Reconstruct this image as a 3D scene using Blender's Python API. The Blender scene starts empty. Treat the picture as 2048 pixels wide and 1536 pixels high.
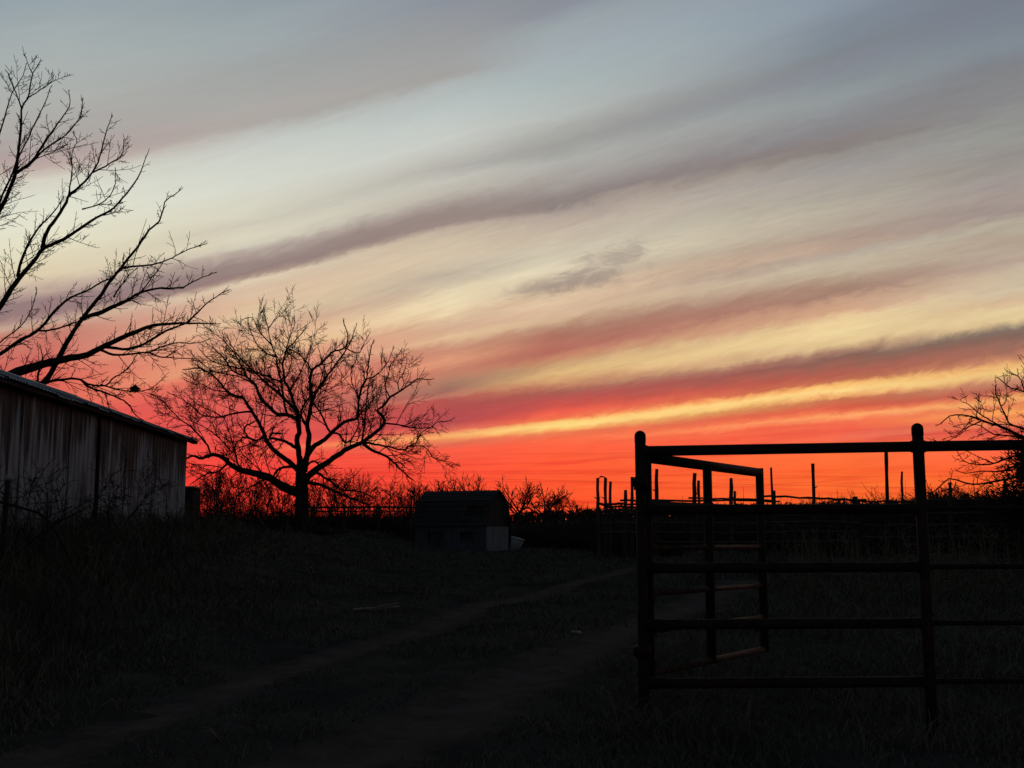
import bpy, bmesh, math, random
import numpy as np
from mathutils import Vector

S = bpy.context.scene
COL = S.collection

# ------------------------------------------------------------------ camera
F, CX, CY, HY, EYE = 2200.0, 1024.0, 768.0, 1070.0, 1.45
PITCH = math.atan((HY - CY) / F)
CP, SP = math.cos(PITCH), math.sin(PITCH)
cam_data = bpy.data.cameras.new('camera')
cam = bpy.data.objects.new('camera', cam_data)
COL.objects.link(cam)
cam.location = (0, 0, EYE)
cam.rotation_euler = (math.pi / 2 + PITCH, 0, 0)
cam_data.sensor_width = 36.0
cam_data.lens = F / 2048.0 * 36.0
cam_data.clip_start = 0.05
cam_data.clip_end = 9000.0
S.camera = cam
S.render.resolution_x, S.render.resolution_y = 1024, 768


def ray(px, py):
    x, z = (px - CX) / F, (CY - py) / F
    return (x, CP - z * SP, SP + z * CP)


def P(px, py, Y):
    """the world point seen at a picture position, Y metres in front"""
    d = ray(px, py)
    t = Y / d[1]
    return np.array((d[0] * t, Y, EYE + d[2] * t))


# ------------------------------------------------------------------ sky
SUN_AZ = math.radians(2.0)            # just set, straight ahead of the camera
SIG0 = 110.0
KSL, HSC, XSC = 0.28, 300.0, 1075.0


def sky_coords(px, py):
    d = ray(px, py)
    n = math.sqrt(sum(c * c for c in d))
    return math.atan2(d[0], d[1]) * F, math.asin(d[2] / n) * F - SIG0


def sigma(X, h):
    w = max(1.0 + X / XSC, 0.25)
    st = lambda a, b, v: (lambda t: t * t * (3 - 2 * t))(min(max((v - a) / (b - a), 0.0), 1.0))
    bend = st(250.0, 650.0, h) * (28.0 * st(-250.0, 180.0, X) + 7e-5 * max(X, 0.0) ** 2)
    return h - KSL * X * math.tanh(h / (HSC * w)) + bend


def lin(c):
    c = c / 255.0
    return c / 12.92 if c <= 0.04045 else ((c + 0.055) / 1.055) ** 2.4


SKY = {  # bare colours of the afterglow and cirrus, read upward along six bearings
 100: [(0,(150,163,169)),(60,(163,172,174)),(130,(170,177,175)),(200,(174,176,172)),(270,(173,167,163)),(310,(178,161,158)),(335,(190,172,164)),(356,(212,208,194)),(390,(222,222,206)),(440,(228,227,207)),(500,(227,221,193)),(550,(222,206,175)),(580,(190,166,152)),(600,(152,127,127)),(622,(150,120,120)),(640,(200,166,146)),(655,(196,140,122)),(680,(200,118,104)),(710,(206,106,96)),(740,(220,104,90)),(765,(222,98,86)),(800,(228,92,80)),(850,(232,80,72)),(920,(244,70,62)),(1000,(248,62,52))],
 500: [(0,(144,157,164)),(50,(155,166,170)),(100,(160,168,170)),(140,(160,164,163)),(190,(167,168,165)),(232,(175,169,165)),(252,(172,167,162)),(272,(190,191,185)),(295,(199,203,197)),(335,(208,212,202)),(372,(214,216,204)),(400,(214,212,197)),(425,(214,211,193)),(450,(205,199,182)),(470,(218,212,190)),(486,(212,205,186)),(500,(182,168,157)),(516,(157,138,132)),(538,(147,125,121)),(549,(168,144,133)),(560,(224,207,179)),(580,(216,192,166)),(605,(220,188,158)),(640,(225,198,160)),(662,(214,166,136)),(690,(224,168,130)),(715,(228,178,134)),(740,(225,132,106)),(765,(214,106,96)),(800,(224,96,86)),(830,(208,86,84)),(860,(230,86,78)),(900,(244,80,70)),(950,(250,72,60)),(1010,(250,64,50))],
 900: [(0,(140,146,156)),(45,(150,153,157)),(85,(155,156,157)),(120,(160,160,161)),(150,(163,162,158)),(168,(175,181,180)),(200,(182,191,190)),(240,(192,199,196)),(280,(200,203,197)),(310,(190,189,182)),(335,(178,176,170)),(360,(196,194,184)),(385,(190,184,172)),(405,(168,156,148)),(425,(151,135,130)),(445,(157,139,132)),(458,(188,170,154)),(480,(206,190,166)),(510,(214,197,170)),(550,(190,176,158)),(568,(206,191,166)),(592,(232,215,178)),(606,(238,219,181)),(622,(230,205,166)),(640,(211,177,147)),(657,(216,176,146)),(675,(226,190,150)),(690,(206,156,126)),(703,(200,140,115)),(720,(222,156,121)),(736,(200,131,106)),(752,(190,131,106)),(768,(166,121,101)),(782,(158,106,93)),(792,(188,120,100)),(801,(180,86,81)),(822,(180,80,80)),(846,(176,76,79)),(859,(220,108,88)),(870,(250,176,106)),(878,(236,136,90)),(886,(228,110,84)),(900,(254,96,70)),(930,(250,86,62)),(965,(254,80,54)),(1010,(252,72,46))],
 1100: [(0,(138,142,151)),(25,(141,145,155)),(42,(150,157,164)),(60,(155,165,168)),(100,(163,172,177)),(130,(167,178,182)),(165,(170,183,182)),(200,(178,186,184)),(240,(184,188,184)),(262,(174,175,170)),(290,(160,159,155)),(306,(163,163,159)),(328,(178,177,172)),(355,(170,164,158)),(382,(160,151,146)),(400,(148,136,132)),(412,(141,129,125)),(425,(170,156,147)),(445,(188,172,158)),(470,(200,185,165)),(498,(206,194,173)),(520,(212,202,178)),(545,(224,210,182)),(568,(206,188,163)),(588,(215,188,158)),(605,(227,198,165)),(622,(215,182,152)),(640,(214,182,149)),(655,(190,148,122)),(675,(171,116,99)),(690,(180,113,96)),(706,(183,109,95)),(718,(196,132,102)),(735,(200,158,115)),(752,(222,182,125)),(761,(214,165,115)),(772,(194,130,98)),(785,(167,92,81)),(800,(190,85,80)),(815,(206,85,75)),(829,(238,95,75)),(839,(246,118,77)),(846,(252,202,118)),(853,(255,220,132)),(861,(252,176,102)),(867,(238,124,84)),(880,(250,106,70)),(900,(255,98,62)),(930,(255,92,55)),(965,(255,90,50)),(1010,(255,84,44))],
 1690: [(0,(138,150,163)),(40,(130,141,153)),(80,(127,137,147)),(100,(128,134,140)),(130,(132,136,146)),(160,(138,146,150)),(190,(146,153,155)),(215,(143,146,149)),(242,(136,134,138)),(270,(137,129,128)),(288,(135,127,123)),(302,(149,143,138)),(330,(157,153,151)),(350,(165,158,153)),(380,(170,163,152)),(420,(182,172,156)),(450,(180,166,150)),(470,(173,153,139)),(488,(186,160,143)),(502,(180,165,151)),(522,(195,182,160)),(546,(192,175,152)),(570,(170,140,121)),(585,(166,131,115)),(600,(198,158,130)),(619,(212,167,136)),(634,(235,205,155)),(660,(240,215,160)),(685,(226,196,146)),(700,(168,128,108)),(715,(134,98,87)),(730,(155,100,85)),(745,(175,96,81)),(763,(192,112,82)),(771,(248,190,112)),(783,(255,216,140)),(793,(236,166,103)),(800,(194,108,77)),(818,(219,96,72)),(825,(240,120,80)),(833,(255,165,105)),(845,(245,116,80)),(860,(240,96,72)),(877,(248,106,74)),(910,(255,114,60)),(940,(255,106,51)),(970,(255,112,50)),(1010,(250,105,44))],
 2010: [(0,(120,127,140)),(50,(124,132,143)),(100,(130,139,147)),(125,(128,131,138)),(160,(130,131,133)),(200,(137,136,138)),(240,(143,143,141)),(280,(152,152,147)),(310,(150,144,141)),(340,(154,148,142)),(370,(160,150,147)),(400,(165,152,145)),(425,(158,143,137)),(450,(180,170,152)),(480,(179,161,143)),(505,(183,166,149)),(530,(184,162,146)),(552,(200,182,158)),(582,(209,191,161)),(605,(210,178,145)),(625,(228,204,158)),(644,(225,198,150)),(654,(176,156,126)),(664,(132,114,102)),(676,(132,102,91)),(690,(155,110,95)),(705,(165,111,93)),(720,(200,136,105)),(732,(235,180,115)),(745,(235,194,125)),(760,(201,141,110)),(779,(177,97,81)),(789,(220,130,90)),(800,(245,174,105)),(811,(221,122,82)),(825,(250,164,90)),(840,(240,140,90)),(860,(222,98,80)),(885,(250,102,70)),(915,(255,102,65)),(950,(255,106,50)),(1010,(240,94,44))],
}

world = bpy.data.worlds.new('World')
S.world = world
world.use_nodes = True
wt = world.node_tree
wt.nodes.clear()


class NT:
    """tiny helper for writing node graphs"""
    def __init__(self, tree):
        self.t = tree

    def n(self, typ, **kw):
        nd = self.t.nodes.new(typ)
        for k, v in kw.items():
            setattr(nd, k, v)
        return nd

    def put(self, sock, v):
        if isinstance(v, bpy.types.NodeSocket):
            self.t.links.new(v, sock)
        else:
            sock.default_value = v

    def m(self, op, a, b=0.0, c=None, clamp=False):
        nd = self.n('ShaderNodeMath', operation=op, use_clamp=clamp)
        self.put(nd.inputs[0], a)
        self.put(nd.inputs[1], b)
        if c is not None:
            self.put(nd.inputs[2], c)
        return nd.outputs[0]

    def smooth(self, v, a, b, lo=0.0, hi=1.0):
        nd = self.n('ShaderNodeMapRange', interpolation_type='SMOOTHSTEP')
        self.put(nd.inputs[0], v)
        for i, q in enumerate((a, b, lo, hi)):
            nd.inputs[1 + i].default_value = q
        return nd.outputs[0]

    def linear(self, v, a, b, lo=0.0, hi=1.0):
        nd = self.n('ShaderNodeMapRange', clamp=True)
        self.put(nd.inputs[0], v)
        for i, q in enumerate((a, b, lo, hi)):
            nd.inputs[1 + i].default_value = q
        return nd.outputs[0]

    def xyz(self, x, y, z):
        nd = self.n('ShaderNodeCombineXYZ')
        for i, v in enumerate((x, y, z)):
            self.put(nd.inputs[i], v)
        return nd.outputs[0]

    def noise(self, vec, scale, detail=3.0, rough=0.55, dist=0.0):
        nd = self.n('ShaderNodeTexNoise')
        if vec is not None:
            self.put(nd.inputs['Vector'], vec)
        nd.inputs['Scale'].default_value = scale
        nd.inputs['Detail'].default_value = detail
        nd.inputs['Roughness'].default_value = rough
        nd.inputs['Distortion'].default_value = dist
        return nd.outputs['Fac']

    def mix(self, f, a, b, blend='MIX'):
        nd = self.n('ShaderNodeMix', data_type='RGBA', blend_type=blend)
        self.put(nd.inputs[0], f)
        for s, v in ((nd.inputs[6], a), (nd.inputs[7], b)):
            if isinstance(v, tuple) and len(v) == 3:
                v = v + (1.0,)
            self.put(s, v)
        return nd.outputs[2]

    def ramp(self, f, stops, interp='LINEAR'):
        nd = self.n('ShaderNodeValToRGB')
        r = nd.color_ramp
        r.interpolation = interp
        while len(r.elements) < len(stops):
            r.elements.new(0.5)
        while len(r.elements) > len(stops):
            r.elements.remove(r.elements[-1])
        for e, (p, c) in zip(r.elements, stops):
            e.position = p
        for e, (p, c) in zip(r.elements, stops):
            e.position = p
            e.color = tuple(c) + (1.0,)
        self.put(nd.inputs[0], f)
        return nd.outputs[0]


def build_sky():
    N = NT(wt)
    tc = N.n('ShaderNodeTexCoord').outputs['Generated']
    sep = N.n('ShaderNodeSeparateXYZ')
    N.put(sep.inputs[0], tc)
    dx, dy, dz = sep.outputs
    az = N.m('ARCTAN2', dx, dy)
    el = N.m('ARCSINE', dz)
    X0 = N.m('MULTIPLY', az, F)
    h0 = N.m('SUBTRACT', N.m('MULTIPLY', el, F), SIG0)
    Xc = N.m('MINIMUM', N.m('MAXIMUM', X0, -1500.0), 1700.0)

    def sig(h):
        w = N.m('MAXIMUM', N.m('MULTIPLY_ADD', Xc, 1.0 / XSC, 1.0), 0.25)
        t = N.m('TANH', N.m('DIVIDE', h, N.m('MULTIPLY', w, HSC)))
        s_ = N.m('SUBTRACT', h, N.m('MULTIPLY', N.m('MULTIPLY', Xc, KSL), t))
        b_ = N.m('ADD', N.smooth(Xc, -250.0, 180.0, 0.0, 28.0), N.m('MULTIPLY', N.m('POWER', N.m('MAXIMUM', Xc, 0.0), 2.0), 7e-5))
        return N.m('ADD', s_, N.m('MULTIPLY', b_, N.smooth(h, 250.0, 650.0)))

    s0 = sig(h0)
    # wind-drawn streaks: noise drawn out along the bands pushes them up and down
    v1 = N.xyz(N.m('MULTIPLY', Xc, 1 / 380.0), N.m('MULTIPLY', s0, 1 / 75.0), 3.1)
    n1 = N.m('SUBTRACT', N.noise(v1, 1.0, 3.0, 0.55, 0.3), 0.5)
    v2 = N.xyz(N.m('MULTIPLY', Xc, 1 / 62.0), N.m('MULTIPLY', N.m('SUBTRACT', s0, N.m('MULTIPLY', Xc, 0.10)), 1 / 21.0), 7.7)
    n2 = N.m('SUBTRACT', N.noise(v2, 1.0, 7.0, 0.66, 0.9), 0.5)
    high1 = N.smooth(s0, 20.0, 420.0, 0.25, 1.0)          # lower cloud is farther off: finer
    high2 = N.m('MULTIPLY', N.smooth(s0, 0.0, 330.0, 0.32, 1.0), N.smooth(s0, 480.0, 760.0, 1.0, 0.55))
    s1 = N.m('ADD', s0, N.m('ADD', N.m('MULTIPLY', N.m('MULTIPLY', n1, 40.0), high1), N.m('MULTIPLY', N.m('MULTIPLY', n2, 34.0), high2)))

    lo_s, hi_s, cut = -90.0, 1340.0, 262.0
    f_lo = N.linear(s1, lo_s, cut)
    f_hi = N.linear(s1, cut, hi_s)
    is_hi = N.m('GREATER_THAN', s1, cut)
    cols, xs = [], []
    for px in sorted(SKY):
        pts = []
        for py, c in SKY[px]:
            X, h = sky_coords(px, py)
            pts.append((sigma(X, h), tuple(lin(q) for q in c)))
        pts.sort()
        sg = [p[0] for p in pts]
        ca = np.array([p[1] for p in pts])
        cc = tuple(np.interp(cut, sg, ca[:, k]) for k in range(3))
        A = [(0.0, tuple(ca[0]))] + [((s - lo_s) / (cut - lo_s), c) for s, c in pts if lo_s < s < cut - 1] + [(1.0, cc)]
        B = [(0.0, cc)] + [((s - cut) / (hi_s - cut), c) for s, c in pts if cut + 1 < s < hi_s]
        A, B = A[:32], B[:32]
        ra, rb = N.ramp(f_lo, A), N.ramp(f_hi, B)
        cols.append(N.mix(is_hi, ra, rb))
        xs.append(sky_coords(px, 600)[0])
    c = cols[0]
    for k in range(1, len(cols)):
        c = N.mix(N.linear(Xc, xs[k - 1], xs[k]), c, cols[k])

    # one torn tuft of lower cloud standing off to the right of centre
    def tuft(px, py, rx, ry, slope, seed):
        X, h = sky_coords(px, py)
        u = N.m('SUBTRACT', X0, X)
        v = N.m('SUBTRACT', N.m('SUBTRACT', h0, h), N.m('MULTIPLY', u, slope))
        q = N.m('SQRT', N.m('ADD', N.m('POWER', N.m('DIVIDE', u, rx), 2.0), N.m('POWER', N.m('DIVIDE', v, ry), 2.0)))
        nz = N.noise(N.xyz(N.m('MULTIPLY', X0, 1 / 70.0), N.m('MULTIPLY', N.m('SUBTRACT', h0, N.m('MULTIPLY', X0, slope)), 1 / 28.0), seed), 1.0, 7.0, 0.66, 1.0)
        return N.smooth(N.m('ADD', q, N.m('MULTIPLY', N.m('SUBTRACT', nz, 0.5), 3.0)), 1.35, 0.15)
    t = N.m('MAXIMUM', tuft(1145, 562, 120, 25, 0.22, 1.0), N.m('MULTIPLY', tuft(1235, 514, 70, 22, 0.12, 5.0), 0.85))
    t = N.m('MAXIMUM', t, N.m('MULTIPLY', tuft(1200, 562, 42, 15, 0.05, 9.0), 0.9))
    t = N.m('MAXIMUM', t, N.m('MULTIPLY', tuft(1420, 548, 170, 17, 0.07, 12.0), 0.38))
    t = N.m('MAXIMUM', t, N.m('MULTIPLY', tuft(1775, 868, 130, 13, 0.05, 17.0), 0.22))
    c = N.mix(N.m('MULTIPLY', t, 0.60), c, (lin(140), lin(122), lin(118)))
    # thin veil texture
    v3 = N.xyz(N.m('MULTIPLY', Xc, 1 / 130.0), N.m('MULTIPLY', N.m('SUBTRACT', s0, N.m('MULTIPLY', Xc, 0.06)), 1 / 13.0), 1.7)
    n3 = N.noise(v3, 1.0, 7.0, 0.65, 0.7)
    n3 = N.m('MULTIPLY_ADD', N.m('SUBTRACT', N.smooth(n3, 0.2, 0.8), 0.5), N.smooth(s0, 380.0, 700.0, 1.0, 0.28), 0.5)
    c = N.mix(1.0, c, N.mix(n3, (0.93, 0.915, 0.91), (1.07, 1.08, 1.08)), 'MULTIPLY')
    # faint deeper-red bars low in the glow
    v4 = N.xyz(N.m('MULTIPLY', Xc, 1 / 420.0), N.m('MULTIPLY', s0, 1 / 10.0), 5.3)
    n4 = N.m('MULTIPLY', N.smooth(N.noise(v4, 1.0, 5.0, 0.6, 0.5), 0.46, 0.68), N.smooth(s0, 90.0, 40.0))
    c = N.mix(1.0, c, N.mix(n4, (1.0, 1.0, 1.0), (0.88, 0.64, 0.76)), 'MULTIPLY')

    # away from the glow and overhead the dusk sky: deep, nearly even, from the sky model
    sky = N.n('ShaderNodeTexSky', sky_type='NISHITA')
    sky.sun_disc = False
    sky.sun_elevation = math.radians(-1.0)
    sky.sun_rotation = SUN_AZ
    sky.altitude = 200.0
    dusk = N.mix(1.0, sky.outputs[0], (DUSK * 0.82, DUSK, DUSK * 1.22), 'MULTIPLY')
    cosang = N.m('COSINE', N.m('SUBTRACT', az, SUN_AZ))
    side = N.smooth(cosang, 0.52, 0.895)
    over = N.smooth(el, math.radians(25.5), math.radians(46.0), 1.0, 0.0)
    c = N.mix(N.m('MULTIPLY', side, over), dusk, c)
    c = N.mix(N.smooth(el, -0.06, -0.02), (0.012, 0.011, 0.010), c)      # the land beyond the sheet
    bg = N.n('ShaderNodeBackground')
    N.put(bg.inputs['Color'], c)
    bg.inputs['Strength'].default_value = 1.0
    out = N.n('ShaderNodeOutputWorld')
    wt.links.new(bg.outputs[0], out.inputs[0])


DUSK = 0.23
build_sky()
world.cycles.sampling_method = 'MANUAL'
world.cycles.sample_map_resolution = 512
S.view_settings.view_transform = 'Standard'
S.view_settings.look = 'None'
S.view_settings.exposure = 0.0
S.view_settings.gamma = 1.0
S.view_settings.use_curve_mapping = False
S.render.engine = 'CYCLES'
S.cycles.max_bounces = 4
S.cycles.diffuse_bounces = 2

# ------------------------------------------------------------------ helpers
RNG = np.random.default_rng(11)


def tag(o, label=None, cat=None, group=None, kind=None):
    if label:
        o['label'] = label
    if cat:
        o['category'] = cat
    if group:
        o['group'] = group
    if kind:
        o['kind'] = kind
    return o


def empty(name, loc=(0, 0, 0), rz=0.0):
    o = bpy.data.objects.new(name, None)
    o.empty_display_size = 0.2
    o.location = loc
    o.rotation_euler = (0, 0, rz)
    COL.objects.link(o)
    return o


def link(name, me, mat=None, parent=None):
    o = bpy.data.objects.new(name, me)
    if mat is not None and len(me.materials) == 0:
        me.materials.append(mat)
    COL.objects.link(o)
    if parent is not None:
        o.parent = parent
    return o


def mesh_np(name, V, faces, smooth=False):
    """V (n,3); faces: list of int arrays, each (m,k)"""
    me = bpy.data.meshes.new(name)
    faces = [np.asarray(f, dtype=np.int32) for f in faces if len(f)]
    nv, nf = len(V), sum(len(f) for f in faces)
    me.vertices.add(nv)
    me.vertices.foreach_set('co', np.asarray(V, dtype=np.float32).ravel())
    loops = np.concatenate([f.ravel() for f in faces])
    tot = np.concatenate([np.full(len(f), f.shape[1], np.int32) for f in faces])
    start = np.concatenate([[0], np.cumsum(tot)[:-1]]).astype(np.int32)
    me.loops.add(len(loops))
    me.loops.foreach_set('vertex_index', loops)
    me.polygons.add(nf)
    me.polygons.foreach_set('loop_start', start)
    if smooth:
        me.polygons.foreach_set('use_smooth', np.ones(nf, dtype=bool))
    me.update(calc_edges=True)
    return me


class Tubes:
    """many tapered round bars in one mesh; bars of like size are made together"""
    def __init__(self):
        self.g = {}

    def add(self, pts, rad, sides=5):
        pts = np.asarray(pts, float)
        rad = np.broadcast_to(np.asarray(rad, float), (len(pts),))
        self.g.setdefault((len(pts), sides), []).append((pts, rad))

    def mesh(self, name, smooth=True, origin=(0, 0, 0)):
        Vs, Fs, base = [], [], 0
        for (n, s), L in self.g.items():
            Pn = np.array([a for a, _ in L]) - np.asarray(origin)
            R = np.array([b for _, b in L])
            M = len(L)
            T = np.empty_like(Pn)
            T[:, 1:-1] = Pn[:, 2:] - Pn[:, :-2]
            T[:, 0] = Pn[:, 1] - Pn[:, 0]
            T[:, -1] = Pn[:, -1] - Pn[:, -2]
            T /= np.linalg.norm(T, axis=2, keepdims=True) + 1e-9
            ov = Pn[:, -1] - Pn[:, 0]
            ov /= np.linalg.norm(ov, axis=1, keepdims=True) + 1e-9
            ref = np.where(np.abs(ov[:, 2:3]) > 0.8, np.array([[1.0, 0.13, 0.0]]), np.array([[0.1, 0.0, 1.0]]))
            U = np.cross(T, ref[:, None, :])
            U /= np.linalg.norm(U, axis=2, keepdims=True) + 1e-9
            W = np.cross(T, U)
            a = np.arange(s) * 2 * math.pi / s
            V = Pn[:, :, None, :] + R[:, :, None, None] * (np.cos(a)[None, None, :, None] * U[:, :, None, :] + np.sin(a)[None, None, :, None] * W[:, :, None, :])
            idx = base + np.arange(M * n * s).reshape(M, n, s)
            nx = np.roll(idx, -1, axis=2)
            q = np.stack([idx[:, :-1], nx[:, :-1], nx[:, 1:], idx[:, 1:]], -1).reshape(-1, 4)
            Fs.append(q)
            Fs.append(idx[:, 0, ::-1].reshape(-1, s))
            Fs.append(idx[:, -1, :].reshape(-1, s))
            Vs.append(V.reshape(-1, 3))
            base += M * n * s
        by = {}
        for f in Fs:
            by.setdefault(f.shape[1], []).append(f)
        return mesh_np(name, np.concatenate(Vs), [np.concatenate(v) for v in by.values()], smooth)


def boxes(name, items, bevel=0.0):
    """items: (centre, size, rz) boxes in one mesh"""
    bm = bmesh.new()
    for c, s, rz in items:
        vs = []
        for i in (-.5, .5):
            for j in (-.5, .5):
                for k in (-.5, .5):
                    x, y, z = i * s[0], j * s[1], k * s[2]
                    vs.append(bm.verts.new((c[0] + x * math.cos(rz) - y * math.sin(rz), c[1] + x * math.sin(rz) + y * math.cos(rz), c[2] + z)))
        for f in ((0, 1, 3, 2), (4, 6, 7, 5), (0, 4, 5, 1), (2, 3, 7, 6), (0, 2, 6, 4), (1, 5, 7, 3)):
            bm.faces.new([vs[i] for i in f])
    bmesh.ops.recalc_face_normals(bm, faces=bm.faces)
    if bevel:
        bmesh.ops.bevel(bm, geom=bm.edges[:], offset=bevel, segments=1, affect='EDGES')
    me = bpy.data.meshes.new(name)
    bm.to_mesh(me)
    bm.free()
    return me


def prism(name, poly, axis, a, b):
    """extrude a polygon (list of 2-D points) along an axis from a to b"""
    n = len(poly)
    V = []
    for t in (a, b):
        for p, q in poly:
            V.append({'x': (t, p, q), 'y': (p, t, q), 'z': (p, q, t)}[axis])
    bm = bmesh.new()
    vs = [bm.verts.new(v) for v in V]
    bm.faces.new(vs[:n][::-1])
    bm.faces.new(vs[n:])
    for i in range(n):
        j = (i + 1) % n
        bm.faces.new((vs[i], vs[j], vs[n + j], vs[n + i]))
    bmesh.ops.recalc_face_normals(bm, faces=bm.faces)
    me = bpy.data.meshes.new(name)
    bm.to_mesh(me)
    bm.free()
    return me


def sstep(a, b, v):
    t = np.clip((np.asarray(v, float) - a) / (b - a), 0, 1)
    return t * t * (3 - 2 * t)


def spline(pts, n):
    """smooth line through points, n points along its length"""
    p = np.asarray(pts, float)
    if len(p) == 2:
        t = np.linspace(0, 1, n)[:, None]
        return p[0] * (1 - t) + p[1] * t
    q = np.vstack([2 * p[0] - p[1], p, 2 * p[-1] - p[-2]])
    out = []
    for i in range(1, len(q) - 2):
        t = np.linspace(0, 1, 9)[:-1, None]
        a, b, c, d = q[i - 1], q[i], q[i + 1], q[i + 2]
        out.append(0.5 * (2 * b + (c - a) * t + (2 * a - 5 * b + 4 * c - d) * t ** 2 + (3 * b - a - 3 * c + d) * t ** 3))
    out = np.vstack(out + [p[-1:]])
    s = np.concatenate([[0], np.cumsum(np.linalg.norm(np.diff(out, axis=0), axis=1))])
    u = np.linspace(0, s[-1], n)
    return np.stack([np.interp(u, s, out[:, k]) for k in range(out.shape[1])], 1)


# ------------------------------------------------------------------ materials
def material(name, c1, c2, scale=6.0, rough=0.8, stretch=(1, 1, 1), bump=0.0, metal=0.0, island=0.0, detail=4.0, spec=0.3, c3=None, s3=1.0):
    m = bpy.data.materials.new(name)
    m.use_nodes = True
    t = m.node_tree
    N = NT(t)
    b = t.nodes['Principled BSDF']
    co = N.n('ShaderNodeTexCoord').outputs['Object']
    mp = N.n('ShaderNodeMapping')
    N.put(mp.inputs[0], co)
    mp.inputs['Scale'].default_value = stretch
    nz = N.noise(mp.outputs[0], scale, detail, 0.6)
    c = N.mix(N.smooth(nz, 0.32, 0.68), c1, c2)
    if c3 is not None:
        c = N.mix(N.smooth(N.noise(mp.outputs[0], s3, 5.0, 0.65), 0.52, 0.66), c, c3)
    if island:
        g = N.n('ShaderNodeNewGeometry').outputs['Random Per Island']
        k = N.linear(g, 0, 1, 1 - island, 1 + island)
        c = N.mix(1.0, c, N.xyz(k, k, k), 'MULTIPLY')
    N.put(b.inputs['Base Color'], c)
    b.inputs['Roughness'].default_value = rough
    b.inputs['Metallic'].default_value = metal
    b.inputs['Specular IOR Level'].default_value = spec
    if bump:
        bp = N.n('ShaderNodeBump')
        bp.inputs['Strength'].default_value = bump
        bp.inputs['Distance'].default_value = 0.02
        N.put(bp.inputs['Height'], nz)
        N.put(b.inputs['Normal'], bp.outputs[0])
    return m


M = {}
M['soil'] = material('soil_and_thatch', (0.052, 0.046, 0.039), (0.084, 0.073, 0.060), 1.3, 0.95, bump=0.6, c3=(0.026, 0.030, 0.018), s3=0.35, spec=0.0)
M['dirt'] = material('bare_dirt', (0.090, 0.066, 0.056), (0.125, 0.094, 0.082), 2.5, 0.95, bump=0.5, c3=(0.065, 0.050, 0.043), s3=1.1, spec=0.0)
M['grass'] = material('dry_grass', (0.105, 0.096, 0.072), (0.150, 0.134, 0.102), 0.5, 0.85, island=0.35, spec=0.1)
M['weed'] = material('dead_weeds', (0.085, 0.073, 0.056), (0.150, 0.125, 0.094), 0.4, 0.9, island=0.6, spec=0.1)
M['stalk'] = material('pale_stalks', (0.14, 0.12, 0.085), (0.20, 0.17, 0.12), 3.0, 0.9, island=0.5, spec=0.1)
M['bark'] = material('bark', (0.030, 0.024, 0.019), (0.055, 0.045, 0.036), 5.0, 0.95, (1, 1, 0.3), bump=0.8, spec=0.1)
M['twig'] = material('twig_bark', (0.040, 0.030, 0.024), (0.060, 0.046, 0.036), 3.0, 0.95, spec=0.05)
M['cedar'] = material('cedar_foliage', (0.018, 0.026, 0.014), (0.035, 0.045, 0.022), 2.0, 0.9, island=0.4, spec=0.1)
M['pipe'] = material('rusted_pipe', (0.032, 0.018, 0.014), (0.052, 0.027, 0.020), 9.0, 0.75, bump=0.15, c3=(0.035, 0.018, 0.014), s3=4.0, spec=0.12)
M['rod'] = material('worn_gate_pipe', (0.085, 0.044, 0.031), (0.125, 0.070, 0.050), 11.0, 0.7, bump=0.15, c3=(0.06, 0.028, 0.02), s3=6.0, spec=0.15)
M['post'] = material('weathered_cedar_post', (0.050, 0.040, 0.032), (0.095, 0.078, 0.062), 7.0, 0.95, (1, 1, 0.25), bump=0.8)
M['wire'] = material('cable', (0.03, 0.03, 0.03), (0.04, 0.04, 0.04), 2.0, 0.7)
M['white'] = material('chalky_white_plastic', (0.32, 0.32, 0.32), (0.42, 0.42, 0.41), 3.0, 0.7, c3=(0.28, 0.26, 0.24), s3=2.0)
M['rooftin'] = material('galvanised_roof', (0.22, 0.245, 0.285), (0.32, 0.35, 0.39), 0.8, 0.42, (1, 1, 1), bump=0.05, metal=0.25, c3=(0.16, 0.13, 0.12), s3=0.5)
M['darkwood'] = material('dark_timber', (0.030, 0.024, 0.020), (0.055, 0.044, 0.036), 4.0, 0.95, (1, 1, 0.2), bump=0.5)
M['shingle'] = material('old_shingle', (0.045, 0.042, 0.044), (0.072, 0.066, 0.066), 2.5, 0.95, bump=0.6, c3=(0.03, 0.028, 0.03), s3=0.9)
M['siding'] = material('blue_grey_siding', (0.075, 0.085, 0.105), (0.115, 0.125, 0.145), 2.0, 0.9, (1, 1, 0.3), c3=(0.05, 0.05, 0.055), s3=1.0)
M['gable'] = material('brown_gable_board', (0.050, 0.034, 0.034), (0.075, 0.05, 0.048), 3.0, 0.9, (1, 1, 0.25))
M['white_wall'] = material('faded_white_wall', (0.22, 0.215, 0.225), (0.30, 0.295, 0.305), 1.5, 0.9, (1, 1, 0.4), c3=(0.20, 0.19, 0.19), s3=1.2)
M['pane'] = material('dusty_glass', (0.030, 0.032, 0.036), (0.05, 0.052, 0.056), 2.0, 0.5)
M['dark'] = material('painted_interior_shade', (0.008, 0.008, 0.008), (0.012, 0.012, 0.012), 1.0, 1.0)  # near-black colour that paints in the darkness inside the barn
M['nest'] = material('dry_leaf', (0.030, 0.022, 0.016), (0.05, 0.036, 0.024), 9.0, 0.95, island=0.5)


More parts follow.
